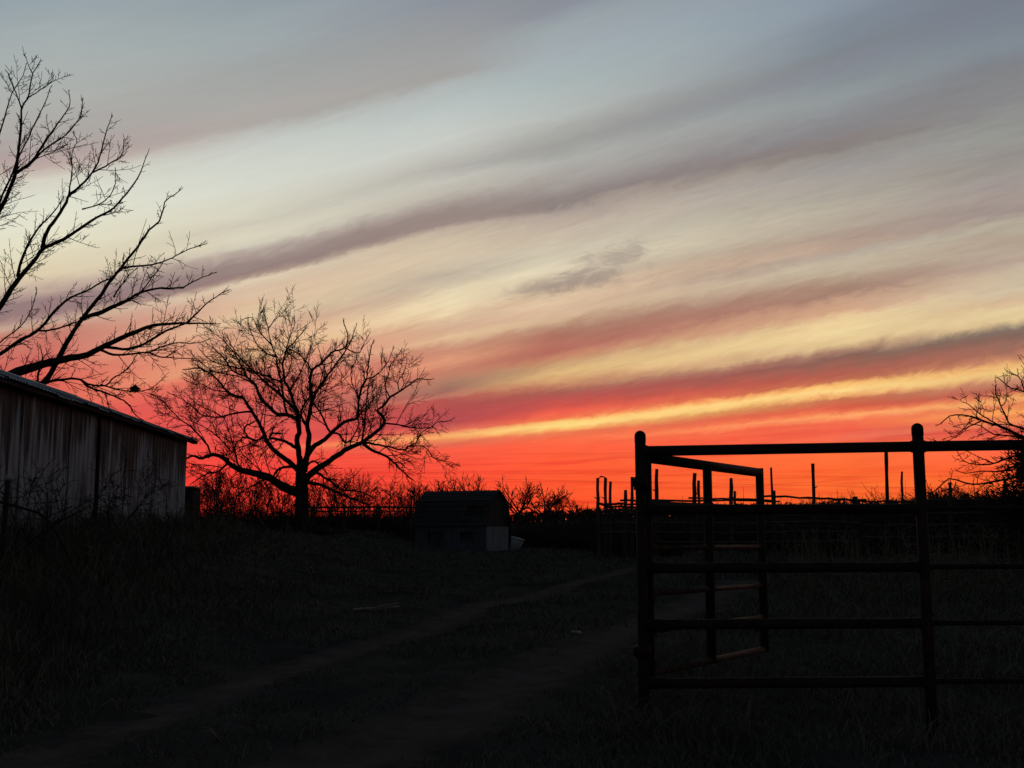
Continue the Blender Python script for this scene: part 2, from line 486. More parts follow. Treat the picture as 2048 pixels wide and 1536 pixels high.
def barn_material():
    m = bpy.data.materials.new('stained_pale_metal_wall')
    m.use_nodes = True
    t = m.node_tree
    N = NT(t)
    b = t.nodes['Principled BSDF']
    geo = N.n('ShaderNodeNewGeometry').outputs['Position']
    sp = N.n('ShaderNodeSeparateXYZ')
    N.put(sp.inputs[0], geo)
    y, z = sp.outputs[1], sp.outputs[2]
    # streaks run down from the eave: each strip has its own length
    col = N.noise(N.xyz(N.m('MULTIPLY', y, 1.0), 0.0, 0.0), 0.62, 4.0, 0.66)
    fine = N.noise(N.xyz(N.m('MULTIPLY', y, 5.5), 0.0, 4.0), 1.0, 3.0, 0.65)
    rag = N.noise(N.xyz(N.m('MULTIPLY', y, 2.6), 0.0, N.m('MULTIPLY', z, 0.5)), 1.0, 4.0, 0.6)
    reach = N.m('ADD', N.m('MULTIPLY', N.m('SUBTRACT', col, 0.40), 9.5), N.m('MULTIPLY', N.m('SUBTRACT', fine, 0.5), 4.6))
    reach = N.m('ADD', reach, N.m('MULTIPLY', N.m('SUBTRACT', rag, 0.5), 2.0))
    drop = N.m('SUBTRACT', 4.4, z)
    st = N.smooth(N.m('SUBTRACT', reach, drop), -0.25, 0.3)
    blot = N.smooth(N.noise(N.xyz(N.m('MULTIPLY', y, 1.1), 2.0, N.m('MULTIPLY', z, 0.35)), 1.0, 5.0, 0.65), 0.48, 0.60)
    low = N.smooth(N.m('ADD', z, N.m('MULTIPLY', N.m('SUBTRACT', fine, 0.5), 1.4)), 1.5, 2.3, 0.7, 0.0)
    seam = N.noise(N.xyz(N.m('MULTIPLY', y, 3.3), 9.0, N.m('MULTIPLY', z, 0.12)), 1.0, 3.0, 0.6)
    st = N.m('MAXIMUM', st, N.smooth(seam, 0.63, 0.70, 0.0, 0.95))
    st = N.m('MAXIMUM', N.m('MAXIMUM', st, N.m('MULTIPLY', blot, 0.8)), low)
    pale = N.mix(N.noise(N.xyz(N.m('MULTIPLY', y, 9.0), 1.0, N.m('MULTIPLY', z, 0.8)), 1.0, 4.0, 0.6), (0.25, 0.30, 0.355), (0.365, 0.42, 0.48))
    stain = N.mix(N.noise(geo, 3.0, 4.0, 0.6), (0.034, 0.039, 0.048), (0.076, 0.086, 0.102))
    N.put(b.inputs['Base Color'], N.mix(st, pale, stain))
    b.inputs['Roughness'].default_value = 0.75
    b.inputs['Specular IOR Level'].default_value = 0.2
    return m


M['barn'] = barn_material()

# ------------------------------------------------------------------ ground
_gn = np.random.default_rng(5)
_wav = [(_gn.uniform(0, 6.28), _gn.uniform(0, 6.28), k, a) for k, a in ((0.35, .05), (0.55, .04), (0.9, .03), (1.5, .018), (2.3, .012), (3.7, .008)) for _ in range(3)]


def base_z(x, y):
    x, y = np.asarray(x, float), np.asarray(y, float)
    yy = np.maximum(y, -5)
    z = 0.8 * (1 - np.exp(-yy / 26.0))
    z = z + 0.95 * sstep(2.5, 8.5, -x) * sstep(5, 28, y) * (1 - 0.4 * sstep(60, 130, y))
    for a, b, k, amp in _wav:
        z = z + amp * np.sin(k * (x * math.cos(a) + y * math.sin(a)) + b) * 0.5
    r = np.hypot(x, y)
    pxx = 1024 + x / np.maximum(y, 1) * F
    ridge = np.interp(pxx, [-400, 380, 700, 1020, 1190, 1500, 2048, 2600], [1056, 1056, 1052, 1046, 1036, 1030, 1018, 1010])
    top = EYE + (HY - ridge) / F * 430.0
    z = z + (top - 1.2) * sstep(130, 430, r) * (y > 0) + 4.0 * sstep(600, 2500, r)
    return z


def ground_hit(px, py):
    d = ray(px, py)
    lo, hi = 2.0, 90.0
    for _ in range(40):
        mid = 0.5 * (lo + hi)
        t = mid / d[1]
        if EYE + d[2] * t > float(base_z(d[0] * t, mid)):
            lo = mid
        else:
            hi = mid
    t = lo / d[1]
    return np.array((d[0] * t, lo))


RUT_L = [(-150, 1600), (70, 1516), (174, 1478), (314, 1429), (454, 1377), (593, 1330), (737, 1286), (874, 1247), (942, 1218), (1045, 1195), (1147, 1166), (1240, 1142), (1310, 1128)]
RUT_R = [(480, 1595), (703, 1512), (839, 1462), (942, 1405), (1045, 1356), (1147, 1306), (1250, 1262), (1330, 1230), (1410, 1196), (1490, 1160)]
rutL = spline([ground_hit(*p) for p in RUT_L], 90)
rutR = spline([ground_hit(*p) for p in RUT_R], 90)


def rut_dist(x, y, rut):
    x, y = np.asarray(x, float), np.asarray(y, float)
    d = np.full(x.shape, 1e9)
    for a in range(0, len(rut), 1):
        d = np.minimum(d, (x - rut[a, 0]) ** 2 + (y - rut[a, 1]) ** 2)
    return np.sqrt(d)


def gz(x, y):
    x, y = np.asarray(x, float), np.asarray(y, float)
    z = base_z(x, y)
    near = (np.abs(x) < 20) & (y < 45) & (y > 0)
    if np.any(near):
        d = np.minimum(rut_dist(np.where(near, x, 1e3), y, rutL), rut_dist(np.where(near, x, 1e3), y, rutR))
        z = z - 0.055 * (1 - sstep(0.1, 0.55, d)) * near
    return z


def gz1(x, y):
    return float(gz(np.array([x]), np.array([y]))[0])


def rut_material():
    """bare dirt that gives way raggedly to thatch at the edges of the rut"""
    m = bpy.data.materials.new('rut_dirt')
    m.use_nodes = True
    N = NT(m.node_tree)
    b = m.node_tree.nodes['Principled BSDF']
    co = N.n('ShaderNodeTexCoord').outputs['Object']
    at = N.n('ShaderNodeAttribute', attribute_name='across').outputs['Fac']
    nz = N.noise(co, 3.2, 6.0, 0.68)
    nf = N.noise(co, 26.0, 4.0, 0.6)
    dirt = N.mix(N.smooth(nz, .3, .7), (0.128, 0.100, 0.086), (0.088, 0.070, 0.061))
    dirt = N.mix(N.smooth(nf, .55, .75), dirt, (0.165, 0.135, 0.118))
    soil = N.mix(N.smooth(N.noise(co, 1.3, 4.0, 0.6), .32, .68), (0.052, 0.046, 0.039), (0.084, 0.073, 0.060))
    f = N.smooth(N.m('ADD', at, N.m('MULTIPLY', N.m('SUBTRACT', nz, .5), 1.7)), .95, .05)
    N.put(b.inputs['Base Color'], N.mix(f, soil, dirt))
    b.inputs['Roughness'].default_value = .95
    b.inputs['Specular IOR Level'].default_value = 0.0
    bp = N.n('ShaderNodeBump')
    bp.inputs['Strength'].default_value = .6
    bp.inputs['Distance'].default_value = .03
    N.put(bp.inputs['Height'], N.m('ADD', nz, N.m('MULTIPLY', nf, .4)))
    N.put(b.inputs['Normal'], bp.outputs[0])
    return m


M['rut'] = rut_material()


def build_ground():
    u = np.linspace(-1, 1, 301)
    xs = np.sign(u) * (np.abs(u) * 26 + np.sinh(np.abs(u) ** 3 * 7.2) * 4.6)
    v = np.linspace(0, 1, 340)
    ys = -6 + v * 62 + np.sinh(v ** 4 * 7.2) * 4.6
    ys = np.concatenate([[-3000, -600, -120, -40, -15], ys])
    Xg, Yg = np.meshgrid(xs, ys)
    Z = gz(Xg, Yg)
    fine = (np.abs(Xg) < 22) & (Yg < 50) & (Yg > 2)
    Z = Z + fine * RNG.normal(0, 0.012, Z.shape)
    V = np.stack([Xg, Yg, Z], -1).reshape(-1, 3)
    ny, nx = Xg.shape
    i = np.arange(ny * nx).reshape(ny, nx)
    q = np.stack([i[:-1, :-1], i[:-1, 1:], i[1:, 1:], i[1:, :-1]], -1).reshape(-1, 4)
    o = link('ground', mesh_np('ground', V, [q], True), M['soil'])
    tag(o, 'dark rough pasture ground rising gently to a far ridge', kind='structure')

    root = empty('dirt_track')
    tag(root, 'two bare wheel ruts curving away to the right past the gate', kind='structure')
    for rut, w0 in ((rutL, 0.43), (rutR, 0.64)):
        t = np.gradient(rut, axis=0)
        t /= np.linalg.norm(t, axis=1, keepdims=True)
        nrm = np.stack([-t[:, 1], t[:, 0]], 1)
        k = 9
        rows = []
        for j in range(k):
            f = (j / (k - 1)) * 2 - 1
            edge = 1
            p = rut + nrm * (f * w0 * edge)[:, None] if not np.isscalar(edge) else rut + nrm * f * w0
            z = gz(p[:, 0], p[:, 1]) + 0.024 - 0.05 * max(abs(f) - .6, 0) / .4 + RNG.normal(0, .003, len(p))
            rows.append(np.column_stack([p, z]))
        V = np.stack(rows, 1).reshape(-1, 3)
        i = np.arange(len(rut) * k).reshape(len(rut), k)
        q = np.stack([i[:-1, :-1], i[1:, :-1], i[1:, 1:], i[:-1, 1:]], -1).reshape(-1, 4)
        me = mesh_np('wheel_rut', V, [q], True)
        at = me.attributes.new('across', 'FLOAT', 'POINT')
        at.data.foreach_set('value', np.tile(np.abs(np.linspace(-1, 1, k)), len(rut)).astype(np.float32))
        link('wheel_rut', me, M['rut'], root)


build_ground()


def blades(name, x, y, h, w, lean, mat, label, seg=2, z0=None):
    """grass: each blade a narrow tapering strip bent over by its lean"""
    n = len(x)
    z = gz(x, y) - 0.02 if z0 is None else z0
    a = RNG.uniform(0, 2 * math.pi, n)
    face = RNG.uniform(0, 2 * math.pi, n)
    wx, wy = np.cos(face) * w * .5, np.sin(face) * w * .5
    lx, ly = np.cos(a) * lean * h, np.sin(a) * lean * h
    rows = []
    for s in range(seg):
        f = s / seg
        cx, cy, cz = x + lx * f * f, y + ly * f * f, z + h * f * (1 - 0.25 * lean * f)
        k = 1 - 0.55 * f
        rows += [np.stack([cx - wx * k, cy - wy * k, cz], 1), np.stack([cx + wx * k, cy + wy * k, cz], 1)]
    rows.append(np.stack([x + lx, y + ly, z + h * (1 - 0.25 * lean)], 1))
    V = np.stack(rows, 1)
    m = V.shape[1]
    b = (np.arange(n) * m)[:, None]
    quads = [b + np.array([[2 * s, 2 * s + 1, 2 * s + 3, 2 * s + 2]]) for s in range(seg - 1)]
    tri = b + np.array([[m - 3, m - 2, m - 1]])
    o = link(name, mesh_np(name, V.reshape(-1, 3), [np.concatenate(quads), tri]), mat)
    tag(o, label, 'grass', kind='stuff')
    return o


def scatter(n, ymin, ymax, half=0.52, power=1.0):
    """positions in the wedge the picture shows, denser near by"""
    u = RNG.uniform(0, 1, n) ** power
    y = ymin * (ymax / ymin) ** u
    x = RNG.uniform(-1, 1, n) * (half * y + 0.8)
    return x, y


def clump(x, y, k=0.7, s=0.0):
    """patchiness 0..1"""
    v = np.sin(k * x * 1.7 + 1.3 * np.sin(k * y)) + np.sin(k * y * 1.3 + 1.7 * np.sin(k * 1.4 * x + s)) + np.sin(k * 2.9 * (x + y) + s)
    return np.clip(0.5 + v / 4.5, 0, 1)


def build_grass():
    # short winter grass
    x, y = scatter(190000, 4.6, 60)
    dl, dr = rut_dist(x, y, rutL), rut_dist(x, y, rutR)
    keep = (dl > 0.10 + RNG.uniform(0, .34, len(x)) ** .8) & (dr > 0.16 + RNG.uniform(0, .5, len(x)) ** .8)
    keep &= RNG.uniform(0, 1, len(x)) < 0.12 + 1.1 * clump(x, y, 1.6) * clump(x + 7, y, .5)
    x, y = x[keep], y[keep]
    c = clump(x, y, 0.8, 2.0)
    h = (0.035 + 0.11 * c * RNG.uniform(.3, 1, len(x))) * (1 + y / 40)
    blades('pasture_grass', x, y, h, 0.005 + 0.0011 * y, RNG.uniform(.2, 1.1, len(x)), M['grass'], 'short dry winter grass over the pasture and between the ruts')
    # tall dead weeds on the bank below the barn
    x, y = scatter(120000, 7.0, 48)
    edge = -1.6 - 0.16 * y + 0.8 * np.sin(y * .5) + RNG.normal(0, .5, len(x))
    keep = (x < edge) & (rut_dist(x, y, rutL) > .9)
    keep &= RNG.uniform(0, 1, len(x)) < 0.25 + clump(x, y, .9, 1.0)
    x, y = x[keep], y[keep]
    grow = sstep(0.0, 3.0, (-1.6 - 0.16 * y) - x)
    h = (0.12 + 0.62 * grow * RNG.uniform(.15, 1, len(x)) * (0.5 + clump(x, y, .6)))
    blades('bank_weeds', x, y, h, 0.005 + 0.0009 * y, RNG.uniform(.1, .9, len(x)), M['weed'], 'tall tangled dead weeds on the bank below the barn', 3)
    # rank growth round the fence line and beyond it
    x = RNG.uniform(0.4, 9.5, 60000)
    y = 6.6 + RNG.uniform(0, 1, 60000) ** 1.6 * 34
    keep = (rut_dist(x, y, rutR) > .8) & (rut_dist(x, y, rutL) > .8) & (x < 0.55 * y + .5) & (x > 0.13 * y - .3 + 0.05 * np.maximum(y - 12, 0))
    keep &= RNG.uniform(0, 1, len(x)) < 0.15 + clump(x, y, 1.1, 4.0)
    x, y = x[keep], y[keep]
    h = 0.07 + 0.24 * RNG.uniform(.1, 1, len(x)) ** 2 * (0.4 + clump(x, y, .9)) + 0.35 * sstep(18, 34, y) * RNG.uniform(0, 1, len(x)) ** 2
    blades('fence_line_grass', x, y, h, 0.004 + 0.0009 * y, RNG.uniform(.2, 1.2, len(x)), M['grass'], 'long bleached grass under and behind the pipe fence', 3)


build_grass()

# ------------------------------------------------------------------ pipe fence and gate in front
YF = 7.30


def straight(a, b, n=2):
    t = np.linspace(0, 1, n)[:, None]
    return np.asarray(a) * (1 - t) + np.asarray(b) * t


def pipe_mesh(name, a, b, r, sides=18, n=2):
    T = Tubes()
    T.add(straight(a, b, n), r, sides)
    return T.mesh(name)


def post_mesh(name, x, y, z0, z1, r):
    """pipe post closed by a domed cap with a weld shoulder"""
    T = Tubes()
    pts, rad = [(x, y, z0), (x, y, z1 - 2.2 * r)], [r, r]
    T.add(pts, rad, 22)
    pts, rad = [], []
    for dz, k in ((-2.2, .99), (-2.16, 1.05), (-1.0, 1.05), (-.7, 1.0), (-.42, .84), (-.2, .6), (-.06, .32), (0, .05)):
        pts.append((x, y, z1 + dz * r))
        rad.append(r * k)
    T.add(pts, rad, 22)
    return T.mesh(name)


def build_fence():
    root = empty('pipe_fence', (P(1284, 1450, YF)[0], YF, 0.1))
    o = np.array(root.location)
    tag(root, 'dark rusty pipe fence with domed posts and five rails in the foreground', 'fence')
    pl, pr = P(1280, 861, YF), P(1834, 846, 7.16)
    pr2 = P(2395, 832, 7.02)
    for p in (pl, pr, pr2):
        z0 = gz1(p[0], p[1]) - .6
        link('post', post_mesh('post', p[0] - o[0], p[1] - o[1], z0 - o[2], p[2] - o[2], 0.0362), M['pipe'], root)
    left = [902.5, 1020.0, 1136.5, 1249.0, 1367.0]
    right = [893.0, 1017.5, 1133.5, 1246.0, 1363.0]
    far = [884.0, 1014.0, 1130.5, 1243.0, 1359.0]
    for i, (a, b, c) in enumerate(zip(left, right, far)):
        # keep each rail on the axis of its posts
        A, B = P(1291, a, YF), P(1846, b, 7.16)
        A[0], B[0] = pl[0], pr[0]
        r = 0.0335 if i else 0.0345
        link('rail', pipe_mesh('rail', A - o, B - o, r), M['pipe'], root)
        C = P(2395, c, 7.02)
        C[0] = pr2[0]
        r2 = 0.0345 if i == 0 else 0.0165
        link('rail', pipe_mesh('rail', B - o, C - o, r2), M['pipe'], root)
        u = (B - A) / np.linalg.norm(B - A)
        for q, s, rw in ((A, 1, r), (B, -1, r), (B, 1, r2)):     # weld collars where rails meet the posts
            T = Tubes()
            T.add([q + u * s * .030 - o, q + u * s * .046 - o, q + u * s * .052 - o], [rw * 1.22, rw * 1.12, rw * .98], 16)
            link('weld', T.mesh('weld'), M['pipe'], root)
    return pl


post_left = build_fence()


def build_gate():
    y0, y1 = YF + 0.03, YF / 0.825
    hp = P(1297, 1450, y0)
    root = empty('swing_gate', (hp[0], y0, gz1(hp[0], y0)))
    o = np.array(root.location)
    tag(root, 'reddish pipe gate standing open behind the left fence post', 'gate')
    hx, ex = P(1295, 920, y0)[0], P(1519, 950, y1)[0]

    def at(t, py0, py1):
        z0, z1 = P(1300, py0, y0)[2], P(1520, py1, y1)[2]
        return np.array((hx + (ex - hx) * t, y0 + (y1 - y0) * t, z0 + (z1 - z0) * t))
    # place of the middle stile: the point of the gate seen at 1414
    tm = min(np.linspace(.3, .8, 400), key=lambda t: abs(1024 + F * (hx + (ex - hx) * t) / ((y0 + (y1 - y0) * t) * CP + 0.2 * SP) - 1416))
    top, bot = (915.5, 945.5), (1347.0, 1298.0)
    link('frame_rail', pipe_mesh('frame_rail', at(0, *top) - o, at(1, *top) - o, .0355), M['pipe'], root)
    link('frame_rail', pipe_mesh('frame_rail', at(0, *bot) - o, at(1, *bot) - o, .0225), M['rod'], root)
    for t, r in ((0.0, .026), (tm, .0335), (1.0, .0325)):
        link('stile', pipe_mesh('stile', at(t, *top) - o + (0, 0, .02 if 0 < t < 1 else .0355), at(t, *bot) - o - (0, 0, .018), r), M['pipe'], root)
    for a, b, r, mat in ((1008, 1016.5, .021, 'rod'), (1096, 1093.5, .0165, 'rod'), (1187.5, 1171, .0165, 'rod'), (1262, 1234, .0165, 'rod')):
        link('bar', pipe_mesh('bar', at(0, a, b) - o, at(1, a, b) - o, r), M[mat], root)
        for t in (0, tm, 1):
            for s in (-1, 1):
                tt = t + s * .026
                if 0 <= tt <= 1:
                    T = Tubes()
                    T.add([at(tt, a, b) - o, at(tt + s * .012, a, b) - o], [r * 1.5, r * 1.05], 12)
                    link('weld', T.mesh('weld'), M['rod'], root)
    for py in (967, 1304):
        c = P(1283, py, YF)
        T = Tubes()
        hgt = .042
        px_, py_ = post_left[0], post_left[1]
        T.add([(px_, py_, c[2] - hgt), (px_, py_, c[2] + hgt)] - o, .0475, 20)
        T.add([(px_, py_, c[2]) - o, (hx, y0, c[2]) - o], .02, 10)
        T.add([(px_ - .052, py_, c[2] - .02) - o, (px_ - .052, py_, c[2] + .03) - o], .016, 8)
        link('hinge', T.mesh('hinge'), M['pipe'], root)


build_gate()

# ------------------------------------------------------------------ metal barn
def build_barn():
    Y0, Y1 = 12.0, 36.0
    ecorner = P(395, 882, Y1)
    ze = ecorner[2]
    slope, W = 0.352, 4.0
    dirx = (972 - CX) / F
    rz = math.atan(-dirx)
    root = empty('metal_barn', (ecorner[0], Y1, 0), rz)
    tag(root, 'long weathered metal barn with dark streaks down its pale wall', 'barn')
    # local frame: x out of the wall toward the track, y along the barn (0 at the far rake, negative nearer)
    L = Y1 - Y0
    xo, yo = -0.28, -0.22          # wall set back under eave and rake
    zb = 0.2

    def zr(x):
        return ze + slope * (-x if x > -W else 2 * W + x)

    front = link('front_wall', boxes('front_wall', [((xo - .12, -L / 2 + yo / 2, (ze + zb) / 2 - .15), (.1, L - .6, ze - zb - .2), 0)]), M['dark'], root)  # inner board, its colour standing in for interior shade at the gap
    deck = link('roof', prism('roof', [(-.1, ze - .0), (-W, ze + slope * (W - .1)), (-2 * W + .1, ze), (-2 * W + .1, ze - .04), (-W, ze + slope * (W - .1) - .05), (-.1, ze - .04)], 'y', -L + .05, -.06), M['darkwood'], root)
    # ribbed wall sheets
    wpan, t = 0.9, 0.0
    k = 0
    gap_at = None
    prof = []
    for c in range(3):
        b = c * .3
        prof += [(b, 0), (b + .20, 0), (b + .222, .013), (b + .268, .013), (b + .29, 0)]
    prof.append((.9, 0))
    yy = yo
    while yy > -L:
        wj = wpan
        jig = RNG.normal(0, .006)
        topz = ze + slope * (-xo) - 0.13
        V, q = [], []
        for j, (u, d) in enumerate(prof):
            V += [(xo + d + jig, yy - u * wj / .9, zb), (xo + d + jig + RNG.normal(0, .002), yy - u * wj / .9, topz)]
            if j:
                q.append((2 * j - 2, 2 * j - 1, 2 * j + 1, 2 * j))
        link('wall_sheet', mesh_np('wall_sheet', V, [q]), M['barn'], front)
        yy -= wj + 0.004
        k += 1
        if k == 9:
            gap_at = yy
            yy -= 0.15
    # frame behind the sheets shows through the gap
    link('door_edge', boxes('door_edge', [((xo + .02, gap_at - .02, zb + 2.0), (.06, .05, 3.9), 0)]), M['darkwood'], root)
    # far gable, back and near walls
    gpoly = [(xo - .03, zb), (xo - .03, ze + slope * (-xo) - .15), (-W, ze + slope * W - .15), (-2 * W - xo, ze + slope * (-xo) - .15), (-2 * W - xo, zb)]
    link('gable_wall', prism('gable_wall', gpoly, 'y', yo - .05, yo), M['barn'], root)
    link('gable_wall', prism('gable_wall', gpoly, 'y', -L, -L + .05), M['barn'], root)
    link('back_wall', boxes('back_wall', [((-2 * W - xo, -L / 2 + yo / 2, (ze + zb) / 2), (.06, L + yo - .1, ze - zb), 0)]), M['barn'], root)
    # rafters and fascia
    link('fascia', boxes('fascia', [((-.06, -L / 2, ze - .045), (.03, L - .02, .07), 0)]), M['darkwood'], root)
    for yl in np.arange(-.06, -L, -1.2):
        a, b = (-.06, yl, ze - .07 - 0), (-W, yl, ze + slope * W - .09)
        T = Tubes()
        T.add([a, b], .055, 4)
        link('rafter', T.mesh('rafter', False), M['darkwood'], root)
    # corrugated roof sheets, slightly uneven at the eave
    for side in (0, 1):
        yy = 0.02
        while yy > -L:
            n = 13
            dz, dxx = RNG.normal(0, .012), RNG.normal(0, .02)
            V, q = [], []
            for j in range(n):
                u = yy - .86 * j / (n - 1)
                d = .018 * math.cos(j * math.pi * .5 * 2) + .004
                for m_, (xx, zz) in enumerate(((.02 + dxx, ze + .012 + dz), (-W * .5, ze + slope * W * .5 + .03), (-W - .0, ze + slope * W + .035))):
                    X = xx if side == 0 else -2 * W - xx
                    V.append((X, u, zz + d))
                if j:
                    for m_ in (0, 1):
                        a = 3 * (j - 1) + m_
                        q.append((a, a + 1, a + 4, a + 3))
            o = link('roof_sheet', mesh_np('roof_sheet', V, [q], False), M['rooftin'], deck)
            yy -= .85
    link('ridge_cap', prism('ridge_cap', [(-W - .22, ze + slope * (W - .22) + .07), (-W, ze + slope * W + .085), (-W + .22, ze + slope * (W - .22) + .07), (-W, ze + slope * W + .065)], 'y', -L, .03), M['rooftin'], deck)
    # rake board at the far end
    for s in (0, 1):
        a = (-.0, .0, ze - .06)
        b = (-W, .0, ze + slope * W - .06)
        if s:
            a = (-2 * W, .0, ze - .06)
        T = Tubes()
        T.add([a, b], .06, 4)
        link('rake_board', T.mesh('rake_board', False), M['darkwood'], root)
    # a short lean-to box against the far corner
    p = P(388, 975, 37.6)
    p[0] -= .6
    g = gz1(p[0], 37.6)
    bx = empty('lean_to', (p[0], 37.6, g))
    tag(bx, 'low dark timber lean-to against the far corner of the metal barn', 'shed')
    h = p[2] - g
    for i in range(7):
        link('board', boxes('board', [((-.45 + i * .155, 0, h / 2), (.148, .03, h - RNG.uniform(0, .05)), 0)]), M['darkwood'], bx)
    for i in range(6):
        link('board', boxes('board', [((.56, .09 + i * .155, h / 2 - .01), (.03, .148, h - RNG.uniform(0, .05)), 0)]), M['darkwood'], bx)
    link('roof', boxes('roof', [((.05, .45, h + .02), (1.18, 1.1, .05), 0)]), M['rooftin'], bx)


build_barn()

# ------------------------------------------------------------------ small gambrel shed
def build_shed():
    Y = 49.0
    base = P(972, 1101, Y)
    rz = math.radians(-25)
    z = gz1(base[0], Y) - 0.0
    root = empty('gambrel_shed', (base[0], Y, z), rz)
    tag(root, 'small dark gambrel roofed shed with a pale wall on its right end', 'shed')
    # local: front right corner at origin, front runs along -x, depth along +y
    s = Y / F
    Lx, Wy = 146 * s / math.cos(rz), 47 * s / math.sin(-rz) * .92
    top = P(972, 983, Y + Wy / 2)[2] - z
    eave = P(972, 1053, Y)[2] - z
    brk = P(972, 1003, Y + .5)[2] - z
    # front wall as upright boards between two openings
    def wall_x(y, x0, x1, z0, z1, mat, name, step=.24):
        x = x0
        while x < x1 - .01:
            w = min(step, x1 - x)
            link(name, boxes(name, [((x + w / 2, y + RNG.normal(0, .004), (z0 + z1) / 2), (w - .012, .03, z1 - z0), 0)]), mat, root)
            x += w
    holes = [(-Lx * .82, -Lx * .60, eave * .42, eave * .80), (-Lx * .36, -Lx * .17, eave * .44, eave * .80)]
    edges = sorted([-Lx, 0] + [e for h in holes for e in h[:2]])
    for a, b in zip(edges[:-1], edges[1:]):
        hole = [h for h in holes if abs(h[0] - a) < 1e-6]
        if hole:
            wall_x(0, a, b, -.2, hole[0][2], M['siding'], 'siding_board')
            wall_x(0, a, b, hole[0][3], eave, M['siding'], 'siding_board')
            w = link('window', boxes('window', [(((a + b) / 2, .06, (hole[0][2] + hole[0][3]) / 2), (b - a, .02, hole[0][3] - hole[0][2]), 0)]), M['pane'], root)
            fr = boxes('window_frame', [(((a + b) / 2, -.02, hole[0][2] - .03), (b - a + .1, .05, .06), 0), (((a + b) / 2, -.02, hole[0][3] + .03), (b - a + .1, .05, .06), 0), ((a - .03, -.02, (hole[0][2] + hole[0][3]) / 2), (.06, .05, hole[0][3] - hole[0][2]), 0), ((b + .03, -.02, (hole[0][2] + hole[0][3]) / 2), (.06, .05, hole[0][3] - hole[0][2]), 0)])
            link('window_frame', fr, M['siding'], w)
        else:
            wall_x(0, a, b, -.2, eave, M['siding'], 'siding_board')
    # right end: pale lower wall, brown boarded gable
    y = 0.03
    while y < Wy - .01:
        w = min(.26, Wy - y)
        link('end_board', boxes('end_board', [((.0, y + w / 2, eave / 2 - .1), (.03, w - .01, eave + .2), 0)]), M['white_wall'], root)
        y += w
    prof = [(-.06, eave), (.32, brk), (Wy / 2, top), (Wy - .32, brk), (Wy + .06, eave)]
    y = 0.0
    while y < Wy - .01:
        w = min(.2, Wy - y)
        zt = np.interp([y + .005, y + w - .005], [p[0] for p in prof], [p[1] for p in prof]) - .04
        poly = [(y + .005, eave + .01), (y + w - .005, eave + .01), (y + w - .005, zt[1]), (y + .005, zt[0])]
        link('gable_board', prism('gable_board', poly, 'x', -.035, -.005), M['gable'], root)
        link('gable_board', prism('gable_board', poly, 'x', -Lx + .005, -Lx + .035), M['gable'], root)
        y += w
    link('end_wall', boxes('end_wall', [((-Lx + .02, Wy / 2, eave / 2 - .1), (.03, Wy - .05, eave + .2), 0)]), M['siding'], root)
    link('back_wall', boxes('back_wall', [((-Lx / 2, Wy, eave / 2 - .1), (Lx - .05, .03, eave + .2), 0)]), M['siding'], root)
    # four roof slopes with rows of shingles; the front lower one has lost a patch
    for (a, b) in zip(prof[:-1], prof[1:]):
        d = np.array((b[0] - a[0], b[1] - a[1]))
        Ls = np.linalg.norm(d)
        d /= Ls
        n = np.array((-d[1], d[0]))
        front = a[0] < .3
        sl = link('roof_slope', prism('roof_slope', [tuple(np.array(a)), tuple(np.array(b)), tuple(np.array(b) + n * .03), tuple(np.array(a) + n * .03)], 'x', -Lx - .1, .1), M['darkwood'], root)
        rows = max(3, int(Ls / .2))
        for r in range(rows):
            p0 = np.array(a) + d * Ls * r / rows + n * .055
            p1 = np.array(a) + d * Ls * min(1, (r + 1.15) / rows) + n * .032
            x0, x1 = -Lx - .13, .13
            if front and a[1] < brk - .1 and rows * .25 < r < rows * .8:      # torn patch
                m0 = -.95 + .10 * (r - rows * .25) * 1.0
                for u0, u1 in ((x0, m0 - .25), (-.35 + .04 * r, x1)):
                    link('shingle_row', prism('shingle_row', [tuple(p0), tuple(p1), tuple(p1 + n * .012), tuple(p0 + n * .016)], 'x', u0, u1), M['shingle'], sl)
            else:
                link('shingle_row', prism('shingle_row', [tuple(p0), tuple(p1), tuple(p1 + n * .012), tuple(p0 + n * .016)], 'x', x0, x1), M['shingle'], sl)
    # white tub beside it
    p = P(1029, 1095, Y - .3)
    tub = empty('stock_tub', (p[0], Y - .3, gz1(p[0], Y - .3) + .06), math.radians(10))
    tub.rotation_euler = (math.radians(8), math.radians(14), .2)
    tag(tub, 'tilted chalky white plastic tub beside the small shed', 'tub')
    T = Tubes()
    T.add([(0, 0, 0), (0, 0, .28), (0, 0, .56)], [.21, .25, .29], 20)
    link('tub_body', T.mesh('tub_body'), M['white'], tub)
    T = Tubes()
    a = np.linspace(0, 2 * math.pi, 25)
    T.add(np.stack([.295 * np.cos(a), .295 * np.sin(a), np.full(25, .56)], 1), .022, 6)
    link('rim', T.mesh('rim'), M['white'], tub)


build_shed()

# ------------------------------------------------------------------ pole corral
def rough_pole(T, a, b, r0, r1, n=9, wob=.012, sides=7, rng=RNG):
    p = straight(a, b, n)
    p[1:-1] += rng.normal(0, wob, (n - 2, 3))
    rr = np.linspace(r0, r1, n) * (1 + rng.normal(0, .07, n))
    T.add(p, rr, sides)


